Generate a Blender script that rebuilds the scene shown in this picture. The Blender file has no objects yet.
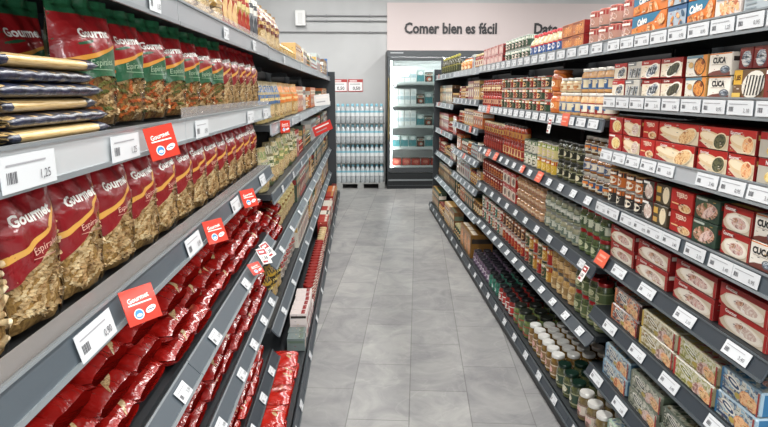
import bpy, math, random
from mathutils import Matrix, Vector
RN = random.Random(11)
S = bpy.context.scene
COL = S.collection
PI = math.pi
H = 1.55

# ------------------------------------------------------------------ materials
def lin(c):
    return tuple(((v / 12.92) if v <= .04045 else ((v + .055) / 1.055) ** 2.4) for v in c)
def hexc(h):
    h = h.lstrip('#')
    return lin(tuple(int(h[i:i + 2], 16) / 255 for i in (0, 2, 4))) + (1,)
MATS = {}
def mat(h, rough=.4, metal=0., coat=0., emit=0.):
    k = (h, rough, metal, coat, emit)
    if k in MATS: return MATS[k]
    m = bpy.data.materials.new('paint_%s_%d' % (h, len(MATS))); m.use_nodes = True
    b = m.node_tree.nodes['Principled BSDF']
    b.inputs['Base Color'].default_value = hexc(h)
    b.inputs['Roughness'].default_value = rough
    b.inputs['Metallic'].default_value = metal
    b.inputs['Coat Weight'].default_value = coat
    b.inputs['Coat Roughness'].default_value = .08
    if emit:
        b.inputs['Emission Color'].default_value = hexc(h); b.inputs['Emission Strength'].default_value = emit
    MATS[k] = m
    return m
def noisy(name, cols, scale, rough=.45, coat=0., bump=0., detail=3., dist=.6, stretch=(1, 1, 1), kind='noise', bs=(1, 1, 1)):
    """object-space mottled colour (food, film wrinkles, stone)"""
    k = (name, tuple(cols), scale, rough, coat, bump, stretch, kind)
    if k in MATS: return MATS[k]
    m = bpy.data.materials.new(name); m.use_nodes = True
    nt = m.node_tree; b = nt.nodes['Principled BSDF']
    tc = nt.nodes.new('ShaderNodeTexCoord'); mp = nt.nodes.new('ShaderNodeMapping')
    mp.inputs['Scale'].default_value = stretch
    nt.links.new(tc.outputs['Object'], mp.inputs['Vector'])
    if kind == 'noise':
        n = nt.nodes.new('ShaderNodeTexNoise'); n.inputs['Detail'].default_value = detail; n.inputs['Distortion'].default_value = dist
        fac = n.outputs['Fac']
    elif kind == 'cells':
        n = nt.nodes.new('ShaderNodeTexVoronoi'); fac = n.outputs['Color']
    n.inputs['Scale'].default_value = scale
    nt.links.new(mp.outputs['Vector'], n.inputs['Vector'])
    r = nt.nodes.new('ShaderNodeValToRGB')
    lo, hi = (.36, .64) if kind == 'noise' else (.1, .9)
    while len(r.color_ramp.elements) < len(cols): r.color_ramp.elements.new(.5)
    for i, c in enumerate(cols):
        r.color_ramp.elements[i].position = lo + (hi - lo) * i / max(1, len(cols) - 1)
        r.color_ramp.elements[i].color = hexc(c)
    nt.links.new(fac, r.inputs['Fac']); nt.links.new(r.outputs['Color'], b.inputs['Base Color'])
    b.inputs['Roughness'].default_value = rough; b.inputs['Coat Weight'].default_value = coat
    b.inputs['Coat Roughness'].default_value = .1
    if bump:
        bp = nt.nodes.new('ShaderNodeBump'); bp.inputs['Strength'].default_value = min(1, bump); bp.inputs['Distance'].default_value = .004 * bump
        n2 = nt.nodes.new('ShaderNodeTexNoise'); n2.inputs['Scale'].default_value = 26; n2.inputs['Detail'].default_value = 2.5; n2.inputs['Distortion'].default_value = 1.6
        m2 = nt.nodes.new('ShaderNodeMapping'); m2.inputs['Scale'].default_value = bs; nt.links.new(tc.outputs['Object'], m2.inputs['Vector']); nt.links.new(m2.outputs['Vector'], n2.inputs['Vector'])
        nt.links.new(n2.outputs['Fac'], bp.inputs['Height']); nt.links.new(bp.outputs['Normal'], b.inputs['Normal'])
        if coat: nt.links.new(bp.outputs['Normal'], b.inputs['Coat Normal'])
    MATS[k] = m
    return m
def clear(name, tint, gloss=.12, rough=.1, bump=.0):
    if name in MATS: return MATS[name]
    m = bpy.data.materials.new(name); m.use_nodes = True
    nt = m.node_tree; nt.nodes.remove(nt.nodes['Principled BSDF'])
    out = nt.nodes['Material Output']
    t = nt.nodes.new('ShaderNodeBsdfTransparent'); t.inputs['Color'].default_value = hexc(tint)
    g = nt.nodes.new('ShaderNodeBsdfGlossy'); g.inputs['Roughness'].default_value = rough
    mx = nt.nodes.new('ShaderNodeMixShader'); lw = nt.nodes.new('ShaderNodeLayerWeight'); lw.inputs['Blend'].default_value = gloss
    nt.links.new(lw.outputs['Fresnel'], mx.inputs['Fac'])
    nt.links.new(t.outputs[0], mx.inputs[1]); nt.links.new(g.outputs[0], mx.inputs[2]); nt.links.new(mx.outputs[0], out.inputs['Surface'])
    if bump:
        tc = nt.nodes.new('ShaderNodeTexCoord'); n2 = nt.nodes.new('ShaderNodeTexNoise'); n2.inputs['Scale'].default_value = 30; n2.inputs['Distortion'].default_value = 1.5
        bp = nt.nodes.new('ShaderNodeBump'); bp.inputs['Distance'].default_value = .004 * bump; bp.inputs['Strength'].default_value = min(1, bump)
        nt.links.new(tc.outputs['Object'], n2.inputs['Vector']); nt.links.new(n2.outputs['Fac'], bp.inputs['Height'])
        nt.links.new(bp.outputs['Normal'], g.inputs['Normal']); nt.links.new(bp.outputs['Normal'], lw.inputs['Normal'])
    MATS[name] = m
    return m
FILM = clear('clear_film', 'f4f2ec', .12, .12, .9)
def milky():
    m = bpy.data.materials.new('milky_acrylic'); m.use_nodes = True
    nt = m.node_tree; b = nt.nodes['Principled BSDF']
    b.inputs['Base Color'].default_value = hexc('c9c2bd'); b.inputs['Roughness'].default_value = .25; b.inputs['Alpha'].default_value = .26
    return m
ACRYLIC = milky()
GLASS = clear('door_glass', 'f2f6f5', .32, .02)

# ------------------------------------------------------------------ mesh builder
class MB:
    def __init__(s): s.v = []; s.f = []; s.m = []; s.sm = []; s.mats = []
    def mi(s, m):
        if m not in s.mats: s.mats.append(m)
        return s.mats.index(m)
    def add(s, vs, fs, m, smooth=False):
        o = len(s.v); s.v += [tuple(v) for v in vs]; i = s.mi(m)
        for f in fs: s.f.append(tuple(o + a for a in f)); s.m.append(i); s.sm.append(smooth)
    def box(s, x0, y0, z0, x1, y1, z1, m, bev=0.):
        if bev <= 0:
            vs = [(x, y, z) for z in (z0, z1) for y in (y0, y1) for x in (x0, x1)]
            s.add(vs, [(0, 2, 3, 1), (4, 5, 7, 6), (0, 1, 5, 4), (2, 6, 7, 3), (0, 4, 6, 2), (1, 3, 7, 5)], m); return
        b = bev; vs = []; idx = {}
        for sx in (0, 1):
            for sy in (0, 1):
                for sz in (0, 1):
                    X, Y, Z = (x0, x1)[sx], (y0, y1)[sy], (z0, z1)[sz]
                    ix, iy, iz = (b, -b)[sx], (b, -b)[sy], (b, -b)[sz]
                    for a, p in (('x', (X, Y + iy, Z + iz)), ('y', (X + ix, Y, Z + iz)), ('z', (X + ix, Y + iy, Z))):
                        idx[(sx, sy, sz, a)] = len(vs); vs.append(p)
        I = lambda x, y, z, a: idx[(x, y, z, a)]
        fs = []
        for k in (0, 1):
            q = [I(k, 0, 0, 'x'), I(k, 1, 0, 'x'), I(k, 1, 1, 'x'), I(k, 0, 1, 'x')]; fs.append(q if k else q[::-1])
            q = [I(0, k, 0, 'y'), I(1, k, 0, 'y'), I(1, k, 1, 'y'), I(0, k, 1, 'y')]; fs.append(q[::-1] if k else q)
            q = [I(0, 0, k, 'z'), I(1, 0, k, 'z'), I(1, 1, k, 'z'), I(0, 1, k, 'z')]; fs.append(q if k else q[::-1])
        for a in (0, 1):
            for c in (0, 1):
                fs.append([I(a, c, 0, 'x'), I(a, c, 1, 'x'), I(a, c, 1, 'y'), I(a, c, 0, 'y')])
                fs.append([I(a, 0, c, 'x'), I(a, 1, c, 'x'), I(a, 1, c, 'z'), I(a, 0, c, 'z')])
                fs.append([I(0, a, c, 'y'), I(1, a, c, 'y'), I(1, a, c, 'z'), I(0, a, c, 'z')])
                for d in (0, 1): fs.append([I(a, c, d, 'x'), I(a, c, d, 'y'), I(a, c, d, 'z')])
        s.add(vs, fs, m)
    def lathe(s, prof, m, n=20, cx=0, cy=0, caps=True):
        vs = [(cx + r * math.cos(2 * PI * i / n), cy + r * math.sin(2 * PI * i / n), z) for r, z in prof for i in range(n)]
        fs = [(j * n + i, j * n + (i + 1) % n, (j + 1) * n + (i + 1) % n, (j + 1) * n + i) for j in range(len(prof) - 1) for i in range(n)]
        s.add(vs, fs, m, True)
        if caps:
            k = (len(prof) - 1) * n
            s.add(vs[:n], [tuple(range(n))[::-1]], m); s.add(vs[k:], [tuple(range(n))], m)
    def tube(s, a, b, r, m, n=10):
        a, b = Vector(a), Vector(b); d = (b - a).normalized()
        u = d.orthogonal().normalized(); w = d.cross(u)
        vs = [p + u * r * math.cos(2 * PI * i / n) + w * r * math.sin(2 * PI * i / n) for p in (a, b) for i in range(n)]
        s.add(vs, [(i, (i + 1) % n, n + (i + 1) % n, n + i) for i in range(n)], m, True)
        s.add(vs[:n], [tuple(range(n))[::-1]], m); s.add(vs[n:], [tuple(range(n))], m)
    def mesh(s, name):
        me = bpy.data.meshes.new(name); me.from_pydata(s.v, [], s.f)
        for m in s.mats: me.materials.append(m)
        me.polygons.foreach_set('material_index', s.m); me.polygons.foreach_set('use_smooth', s.sm)
        me.update(); return me

TXT = {}
def text2d(t, bold=.0, shear=0.):
    """triangulated outline of a word, height of a capital = 1, centred"""
    k = (t, bold, shear)
    if k not in TXT:
        cu = bpy.data.curves.new('lettering', 'FONT'); cu.body = t; cu.size = 1; cu.offset = bold; cu.shear = shear
        cu.resolution_u = 2; cu.fill_mode = 'FRONT'
        ob = bpy.data.objects.new('lettering', cu); COL.objects.link(ob)
        dg = bpy.context.evaluated_depsgraph_get(); me = bpy.data.meshes.new_from_object(ob.evaluated_get(dg))
        vs = [(v.co.x, v.co.y) for v in me.vertices]; fs = [tuple(p.vertices) for p in me.polygons]
        bpy.data.objects.remove(ob); bpy.data.curves.remove(cu); bpy.data.meshes.remove(me)
        x0, x1 = min(v[0] for v in vs), max(v[0] for v in vs)
        vs = [((x - (x0 + x1) / 2) / .7, y / .7) for x, y in vs]
        TXT[k] = (vs, fs, (x1 - x0) / .7)
    return TXT[k]

class Face:
    """draws flat shapes onto a surface given by mapfn(u, v, h)"""
    def __init__(s, mb, fn): s.mb = mb; s.fn = fn; s.h = .0
    def up(s): s.h += .0003; return s.h
    def rect(s, u0, v0, u1, v1, m, nu=1, nv=1, skew=0.):
        h = s.up()
        vs = [s.fn(u0 + (u1 - u0) * i / nu + skew * j / nv, v0 + (v1 - v0) * j / nv, h) for j in range(nv + 1) for i in range(nu + 1)]
        w = nu + 1
        s.mb.add(vs, [(j * w + i, j * w + i + 1, (j + 1) * w + i + 1, (j + 1) * w + i) for j in range(nv) for i in range(nu)], m)
    def ell(s, cu, cv, ru, rv, m, rot=0., n=20, rings=1):
        h = s.up(); c, k = math.cos(rot), math.sin(rot)
        vs = [s.fn(cu, cv, h)]
        for q in range(1, rings + 1):
            for i in range(n):
                a = 2 * PI * i / n; x, y = ru * q / rings * math.cos(a), rv * q / rings * math.sin(a)
                vs.append(s.fn(cu + x * c - y * k, cv + x * k + y * c, h))
        fs = [(0, 1 + i, 1 + (i + 1) % n) for i in range(n)]
        for q in range(1, rings):
            o = 1 + (q - 1) * n
            fs += [(o + i, o + n + i, o + n + (i + 1) % n, o + (i + 1) % n) for i in range(n)]
        s.mb.add(vs, fs, m)
    def poly(s, pts, m):
        h = s.up(); s.mb.add([s.fn(u, v, h) for u, v in pts], [tuple(range(len(pts)))], m)
    def band(s, us, lo, hi, m, nv=4):
        """area between two curves lo(u), hi(u)"""
        h = s.up(); w = len(us)
        vs = [s.fn(u, lo(u) + (hi(u) - lo(u)) * j / nv, h) for j in range(nv + 1) for u in us]
        s.mb.add(vs, [(j * w + i, j * w + i + 1, (j + 1) * w + i + 1, (j + 1) * w + i) for j in range(nv) for i in range(w - 1)], m, True)
    def text(s, t, cu, cv, hgt, m, bold=.02, shear=0., rot=0., maxw=None):
        vs, fs, w = text2d(t, bold, shear); h = s.up(); h = s.up(); k = hgt; kx = hgt
        if maxw and w * k > maxw: kx = maxw / w
        c, sn = math.cos(rot), math.sin(rot)
        P = []
        for x, y in vs:
            x, y = x * kx, (y - .5) * k
            P.append(s.fn(cu + x * c - y * sn, cv + x * sn + y * c, h))
        s.mb.add(P, fs, m)

# ------------------------------------------------------------------ things
ORD = 'zeroth first second third fourth fifth sixth seventh eighth ninth tenth eleventh twelfth thirteenth fourteenth fifteenth sixteenth seventeenth eighteenth nineteenth'.split()
TENS = {2: 'twenty', 3: 'thirty', 4: 'forty', 5: 'fifty', 6: 'sixty'}
def ordw(n):
    if n < 20: return ORD[n]
    t, u = divmod(n, 10)
    return (TENS[t][:-1] + 'ieth') if u == 0 else TENS[t] + '-' + ORD[u]
USED = {}
class Proto:
    def __init__(s, name, cat, own=None): s.name = name; s.cat = cat; s.own = own; s.parts = []
    def part(s, name, me, label=None, kind=None, subs=()): s.parts.append((name, me, label, kind, subs)); return s
def put(p, M, label, group=None):
    if label in USED: print('DUPLICATE LABEL', label)
    USED[label] = 1
    n = len(label.split())
    if not 4 <= n <= 16: print('LABEL LENGTH', n, label)
    o = bpy.data.objects.new(p.name, p.own); COL.objects.link(o); o.matrix_world = M
    o['label'] = label; o['category'] = p.cat
    if group: o['group'] = group
    for nm, me, lab, kind, subs in p.parts:
        c = bpy.data.objects.new(nm, me); COL.objects.link(c); c.parent = o
        if lab: c['label'] = lab
        if kind: c['kind'] = kind
        for sn, sm in subs:
            d = bpy.data.objects.new(sn, sm); COL.objects.link(d); d.parent = c
    return o
def struct(name, mb):
    o = bpy.data.objects.new(name, mb.mesh(name)); COL.objects.link(o); o['kind'] = 'structure'; return o

# ------------------------------------------------------------------ setting
def stone():
    m = bpy.data.materials.new('grey_stone_tile'); m.use_nodes = True
    nt = m.node_tree; b = nt.nodes['Principled BSDF']; L = nt.links.new
    tc = nt.nodes.new('ShaderNodeTexCoord'); mp = nt.nodes.new('ShaderNodeMapping')
    mp.inputs['Rotation'].default_value = (0, 0, math.radians(90 + 5.6)); mp.inputs['Location'].default_value = (.223, .025, 0)
    L(tc.outputs['Object'], mp.inputs['Vector'])
    br = nt.nodes.new('ShaderNodeTexBrick'); br.offset = .5
    for k, v in (('Scale', 1.), ('Mortar Size', .0028), ('Mortar Smooth', .2), ('Bias', 0.), ('Brick Width', .6), ('Row Height', .3)): br.inputs[k].default_value = v
    br.inputs['Color1'].default_value = (.76, .76, .77, 1); br.inputs['Color2'].default_value = (1, 1, .99, 1); br.inputs['Mortar'].default_value = (.5, .5, .5, 1)
    L(mp.outputs['Vector'], br.inputs['Vector'])
    n1 = nt.nodes.new('ShaderNodeTexNoise'); n1.inputs['Scale'].default_value = 4.5; n1.inputs['Detail'].default_value = 9; n1.inputs['Roughness'].default_value = .62; n1.inputs['Distortion'].default_value = .9
    L(tc.outputs['Object'], n1.inputs['Vector'])
    r1 = nt.nodes.new('ShaderNodeValToRGB'); r1.color_ramp.elements[0].position = .3; r1.color_ramp.elements[1].position = .72
    r1.color_ramp.elements[0].color = hexc('7f7f80'); r1.color_ramp.elements[1].color = hexc('a6a5a2'); L(n1.outputs['Fac'], r1.inputs['Fac'])
    n2 = nt.nodes.new('ShaderNodeTexNoise'); n2.inputs['Scale'].default_value = 2.1; n2.inputs['Detail'].default_value = 5; n2.inputs['Distortion'].default_value = 1.8
    L(tc.outputs['Object'], n2.inputs['Vector'])
    r2 = nt.nodes.new('ShaderNodeValToRGB'); e = r2.color_ramp.elements
    e[0].position = .485; e[0].color = (0, 0, 0, 1); e[1].position = .5; e[1].color = (1, 1, 1, 1); x = e.new(.515); x.color = (0, 0, 0, 1); L(n2.outputs['Fac'], r2.inputs['Fac'])
    mx = nt.nodes.new('ShaderNodeMixRGB'); mx.inputs['Color2'].default_value = hexc('bdbbb7')
    mu = nt.nodes.new('ShaderNodeMath'); mu.operation = 'MULTIPLY'; mu.inputs[1].default_value = .16; L(r2.outputs['Color'], mu.inputs[0]); L(mu.outputs[0], mx.inputs['Fac'])
    L(r1.outputs['Color'], mx.inputs['Color1'])
    m2 = nt.nodes.new('ShaderNodeMixRGB'); m2.blend_type = 'MULTIPLY'; m2.inputs['Fac'].default_value = 1
    L(mx.outputs['Color'], m2.inputs['Color1']); L(br.outputs['Color'], m2.inputs['Color2'])
    L(m2.outputs['Color'], b.inputs['Base Color']); b.inputs['Roughness'].default_value = .42
    bp = nt.nodes.new('ShaderNodeBump'); bp.inputs['Strength'].default_value = .25; bp.inputs['Distance'].default_value = .002
    L(br.outputs['Fac'], bp.inputs['Height']); bp.invert = True; L(bp.outputs['Normal'], b.inputs['Normal'])
    return m
mb = MB(); mb.box(-7, -4, -.1, 9, 10.2, 0, stone()); struct('floor', mb)
mb = MB(); mb.box(-7, 10.2, 0, 9, 10.35, 3.45, noisy('grey_wall_paint', ('b4b5b5', 'bfc0c0'), 1.2, .8)); struct('wall_back', mb)
mb = MB(); mb.box(-7, -4, 3.45, 9, 10.35, 3.55, mat('d8d8d6', .9)); struct('ceiling', mb)
mb = MB(); mb.box(.482, 10.17, 2.2, 6.5, 10.2, 2.95, mat('d0c3c1', .6)); mb.box(.482, 10.168, 2.195, 6.5, 10.2, 2.203, mat('b9aeac', .6))
mb.box(2.30, 10.1688, 2.204, 2.306, 10.1699, 2.949, mat('cdc0be', .6)); mb.box(4.30, 10.1688, 2.204, 4.306, 10.1699, 2.949, mat('cdc0be', .6)); struct('trim_1', mb)
# wall lettering: dark raised words
def wall_word(t, x0, x1, zb, hgt, label):
    p = Proto('wall_lettering', 'sign'); m = mat('343335', .5)
    full = text2d(t, .03)[2]; k = (x1 - x0) / full; x = x0
    words_ = t.split(' ')
    tot = sum(text2d(w, .03)[2] for w in words_); gap = (full - tot) / max(1, len(words_) - 1)
    for w in words_:
        vs, fs, wd = text2d(w, .03); b = MB(); n = len(vs)
        F = [(x + (a + wd / 2) * k, zb + c * hgt) for a, c in vs]
        b.add([(a, 10.155, z) for a, z in F], fs, m); b.add([(a, 10.169, z) for a, z in F], [f[::-1] for f in fs], m)
        es = {(f[q], f[(q + 1) % len(f)]) for f in fs for q in range(len(f))}
        b.add([(a, 10.155, z) for a, z in F] + [(a, 10.169, z) for a, z in F], [(e[1], e[0], n + e[0], n + e[1]) for e in es if (e[1], e[0]) not in es], m)
        p.part('word', b.mesh('word')); x += (wd + gap) * k
    put(p, Matrix(), label)
wall_word('Comer bien es fácil', .765, 2.285, 2.475, .165, 'dark grey sentence lettering on the pale pink wall band above the fridge')
wall_word('Date', 2.905, 3.30, 2.475, .165, 'dark grey short word on pink wall band, partly hidden behind the top can shelf')

# ------------------------------------------------------------------ gondola shelving
XR, XRB = 1.0, .93
XL, XLB = -.40, -.28
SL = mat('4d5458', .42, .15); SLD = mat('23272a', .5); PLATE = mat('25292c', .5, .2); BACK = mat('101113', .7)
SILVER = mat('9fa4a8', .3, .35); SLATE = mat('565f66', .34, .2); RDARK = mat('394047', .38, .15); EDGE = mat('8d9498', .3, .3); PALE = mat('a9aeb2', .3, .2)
RAILS = {}
def frame(side, y, x=None):
    X = x if x is not None else (XR if side == 'R' else XL)
    return Matrix.Translation((X, y, 0)) @ Matrix.Rotation(-PI / 2 if side == 'R' else PI / 2, 4, 'Z')
def bay(side, y0, y1, levels, top, label, ends=(), guards=(), depth=.46):
    w = y1 - y0; off = (XR - XRB) if side == 'R' else (XLB - XL)
    p = Proto('shelving_bay', 'shelving')
    b = MB(); b.box(-w / 2, depth, .05, w / 2, depth + .02, top, BACK); p.part('back_panel', b.mesh('back_panel'))
    for sx in (-1, 1):
        b = MB(); b.box(sx * w / 2 - (.03 if sx > 0 else 0), depth - .05, .02, sx * w / 2 + (.03 if sx < 0 else 0), depth - .001, top, SLD); p.part('upright', b.mesh('upright'))
    b = MB(); b.box(-w / 2, -off + .012, 0, w / 2, depth, .062, mat('14171a', .5)); p.part('plinth', b.mesh('plinth'))
    def rail(zs, y, tilt, m, lh=.052):
        b = MB(); c, s_ = math.cos(tilt), math.sin(tilt); zb = zs - lh + .006
        P = lambda a, t: (y + a * s_ + t * c, zb + a * c - t * s_)   # a up the face, t inward
        prof = [P(0, 0), P(lh, 0), P(lh, .006), P(0, .006)]
        vs = [(sx * (w / 2 - .0015), q[0], q[1]) for sx in (-1, 1) for q in prof]
        b.add(vs, [(0, 1, 5, 4), (1, 2, 6, 5), (2, 3, 7, 6), (3, 0, 4, 7), (0, 3, 2, 1), (4, 5, 6, 7)], m)
        for a0, a1 in ((-.004, .004), (lh - .004, lh + .001)):
            prof = [P(a0, -.004), P(a1, -.004), P(a1, .002), P(a0, .002)]
            vs = [(sx * (w / 2 - .0015), q[0], q[1]) for sx in (-1, 1) for q in prof]
            b.add(vs, [(0, 1, 5, 4), (1, 2, 6, 5), (2, 3, 7, 6), (3, 0, 4, 7), (0, 3, 2, 1), (4, 5, 6, 7)], EDGE if m is not RDARK else SL)
        return b.mesh('price_rail')
    b = MB(); b.box(-w / 2, -off + .03, .062, w / 2, depth, .105, PLATE)
    p.part('base_deck', b.mesh('base_deck'), subs=[('price_rail', rail(.105, -off, .35, RDARK, .045))])
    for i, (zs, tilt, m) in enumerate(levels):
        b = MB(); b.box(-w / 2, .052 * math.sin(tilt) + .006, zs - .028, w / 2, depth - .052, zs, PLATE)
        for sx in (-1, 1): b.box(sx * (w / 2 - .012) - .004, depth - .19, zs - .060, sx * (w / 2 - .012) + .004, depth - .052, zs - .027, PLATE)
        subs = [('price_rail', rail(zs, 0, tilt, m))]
        if i in guards:
            g = MB(); g.box(-w / 2 + .004, .007 + .052 * math.sin(tilt), zs + .001, w / 2 - .004, .0095 + .052 * math.sin(tilt), zs + .030, ACRYLIC); subs.append(('front_guard', g.mesh('front_guard')))
        p.part('shelf', b.mesh('shelf'), subs=subs)
    for e in ends:
        b = MB(); x = e * w / 2
        b.box(min(x, x + e * .02), (.12 if side == 'R' and e > 0 else -off + .05), 0, max(x, x + e * .02), depth + .02, top + .02, mat('2b3034', .5), .002); p.part('end_panel', b.mesh('end_panel'))
    put(p, frame(side, (y0 + y1) / 2), label, 'can shelving bays' if side == 'R' else 'pasta shelving bays')
T0, T1, T2, T3 = 0., .15, .45, .75
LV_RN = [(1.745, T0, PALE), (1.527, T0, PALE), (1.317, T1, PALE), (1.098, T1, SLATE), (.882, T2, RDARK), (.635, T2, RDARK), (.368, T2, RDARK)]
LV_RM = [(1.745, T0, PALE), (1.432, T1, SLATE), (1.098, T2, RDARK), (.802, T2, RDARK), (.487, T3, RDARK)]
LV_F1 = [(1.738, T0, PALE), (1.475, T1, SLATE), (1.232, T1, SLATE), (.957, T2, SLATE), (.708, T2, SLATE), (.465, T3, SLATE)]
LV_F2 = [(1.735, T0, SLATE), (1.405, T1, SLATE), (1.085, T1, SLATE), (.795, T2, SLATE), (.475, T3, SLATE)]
bay('R', 1.345, 2.445, LV_RN, 1.80, 'dark can shelving bay nearest the camera, filled mostly with boxed canned fish', ends=(1,))
bay('R', 2.445, 3.75, LV_RM, 1.80, 'dark can shelving bay just beyond the boxed fish, full of jars')
bay('R', 3.75, 5.05, LV_RM, 1.80, 'dark shelving bay of red sauce jars, third from the camera on the can side')
bay('R', 5.05, 6.42, LV_F1, 1.80, 'dark can-side shelving bay with six shelves, second from the fridge end')
bay('R', 6.42, 7.85, LV_F2, 1.80, 'dark can-side shelving bay ending closest to the fridge', ends=(-1,))
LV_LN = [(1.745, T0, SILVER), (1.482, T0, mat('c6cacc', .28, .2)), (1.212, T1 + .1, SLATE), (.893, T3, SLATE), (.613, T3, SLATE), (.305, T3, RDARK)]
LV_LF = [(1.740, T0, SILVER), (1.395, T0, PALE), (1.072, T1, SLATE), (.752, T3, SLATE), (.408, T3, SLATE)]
bay('L', .05, 1.42, LV_LN, 1.80, 'grey pasta shelving bay nearest the camera with a stack of spaghetti packs', guards=(2,))
bay('L', 1.42, 2.80, LV_LN, 1.80, 'grey pasta shelving bay second from the camera with silver price rails', guards=(0, 1, 2))
bay('L', 2.80, 4.30, LV_LF, 1.80, 'grey pasta-side shelving bay third from the camera, its shelves set lower')
bay('L', 4.30, 5.80, LV_LF, 1.80, 'grey pasta-side shelving bay fourth from the camera')
bay('L', 5.80, 7.30, LV_LF, 1.80, 'grey pasta-side shelving bay second from the water pallet')
bay('L', 7.30, 8.85, LV_LF, 1.80, 'grey pasta-side shelving bay ending beside the water pallet', ends=(1,))

# ------------------------------------------------------------------ pasta bags
def bagmap(w, h, T, seed, wob=1., e=2.4):
    r = random.Random(seed); ph = [r.uniform(0, 6.28) for _ in range(6)]
    def fn(u, v, hh, side=-1):
        """u in [-w/2,w/2], v in [0,h], front side = -1"""
        a = max(-1, min(1, 2 * u / w)); q = v / h
        prof = min(1, .45 + .55 * (max(q, 0) / .12) ** .6 if q < .12 else 1)
        if q > .66: prof *= max(.0, 1 - ((q - .66) / .27)) ** .8 if q < .93 else 0.
        th = T * prof * max(0., 1 - abs(a) ** e) ** .6
        rip = wob * .0022 * (math.sin(9 * a + ph[0] + 5 * q) * math.sin(14 * q + ph[1] + 2 * a) + .7 * math.sin(23 * q + 7 * a + ph[2])) * (1 - abs(a) ** 4)
        if q > .6: rip += wob * .004 * math.sin(11 * a + ph[3] + 3 * q) * min(1, (q - .6) * 3) * (1 - a * a)
        wid = 1 - .05 * max(0, q - .6) * math.cos(ph[4]) - .06 * max(0, .08 - q) / .08
        return (u * wid, side * (th + hh + .0012) + rip * (1 if side < 0 else .6), v)
    return fn
def bag_body(fn, w, h, m, nu=22, nv=34, b=None):
    b = b or MB()
    for side in (-1, 1):
        vs = [fn(w * (i / nu - .5), h * j / nv, 0, side) for j in range(nv + 1) for i in range(nu + 1)]
        k = nu + 1; fs = [(j * k + i, j * k + i + 1, (j + 1) * k + i + 1, (j + 1) * k + i) for j in range(nv) for i in range(nu)]
        b.add(vs, fs if side < 0 else [f[::-1] for f in fs], m, True)
    return b
PASTA = {'tan': noisy('dry_pasta', ('bf9d72', 'dcc49a'), 60, .75), 'pale': noisy('pale_pasta', ('d2b68c', 'eadab8'), 60, .75),
         'green': noisy('spinach_pasta', ('5f6a35', '8a8a4c'), 60, .5), 'orange': noisy('tomato_pasta', ('a8512a', 'cf7a3e'), 60, .5)}
def pasta_fill(fn, w, h, vtop, kinds, shape, seed, n=200):
    r = random.Random(seed); b = MB()
    core = noisy('pasta_bed', ('7d6036', 'b8955c', '8a6a3c'), 90, .8) if 'green' not in kinds else noisy('tricolour_bed', ('5a4a2a', '9a7a44', '6a3a20'), 90, .8)
    us = [w * (i / 14 - .5) * .96 for i in range(15)]
    for side in (-1, 1):
        F = Face(b, lambda u, v, hh: fn(u, v, -.0120 + .008 * (2 * u / w) ** 2, side)); F.band(us, lambda u: .004, lambda u: vtop(u) + .012, core, 8)
    done = []; tries = 0
    while len(done) < n and tries < n * 14:
        tries += 1
        u = r.uniform(-.37, .37) * w; v = .021 + r.random() * (h * .75 - .021)
        if v > vtop(u) + .004 or any(abs((v - c_) * .9 - (u - a) * .43) < .0082 and abs((u - a) * .9 + (v - c_) * .43) < .019 for a, c_ in done): continue
        done.append((u, v)); dp = r.choice((-.0088, -.0100, -.0112))
        c = Vector(fn(u, v, dp - .004 * (2 * u / w) ** 2)); px = Vector(fn(u + .004, v, dp)) - c; py = Vector(fn(u, v + .004, dp)) - c
        px.normalize(); nn = px.cross(py).normalized(); py = nn.cross(px)
        ang = r.gauss(.45, .38) if shape == 'twist' else r.gauss(.3, .5)
        ax = (px * math.cos(ang) + py * math.sin(ang) + nn * r.uniform(-.06, .06)).normalized()
        s1 = ax.orthogonal().normalized(); s2 = ax.cross(s1)
        m = PASTA[r.choice(kinds)]
        if shape == 'twist':
            L, R, ns, tw, nk = r.uniform(.030, .038), .0047, 9, 2.2 * PI, 4
            rad = lambda q: R if q % 2 == 0 else R * .62
        else:
            L, R, ns, tw, nk = r.uniform(.034, .044), .0044, 2, 0, 7
            rad = lambda q: R
        a0 = r.uniform(0, 6.28); vs = []
        for i in range(ns):
            t = i / (ns - 1); cc = c + ax * (t - .5) * L
            for q in range(nk):
                a = a0 + tw * t + 2 * PI * q / nk
                vs.append(cc + (s1 * math.cos(a) + s2 * math.sin(a)) * rad(q))
        b.add(vs, [(i * nk + q, i * nk + (q + 1) % nk, (i + 1) * nk + (q + 1) % nk, (i + 1) * nk + q) for i in range(ns - 1) for q in range(nk)], m, shape != 'twist')
    return b.mesh('pasta')
BURG = noisy('burgundy_film', ('87161d', '9a1d23'), 8, .3, .5, .8); GREEN = noisy('green_film', ('22593b', '2b6846'), 8, .3, .5, .8)
WRED = noisy('wine_film', ('8e191d', 'a22024'), 8, .3, .5, .8); GOLD = mat('e0a850', .35, 0, .3); WHITE = mat('f2efe8', .4); CREAM = mat('efe3c8', .45)
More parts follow.
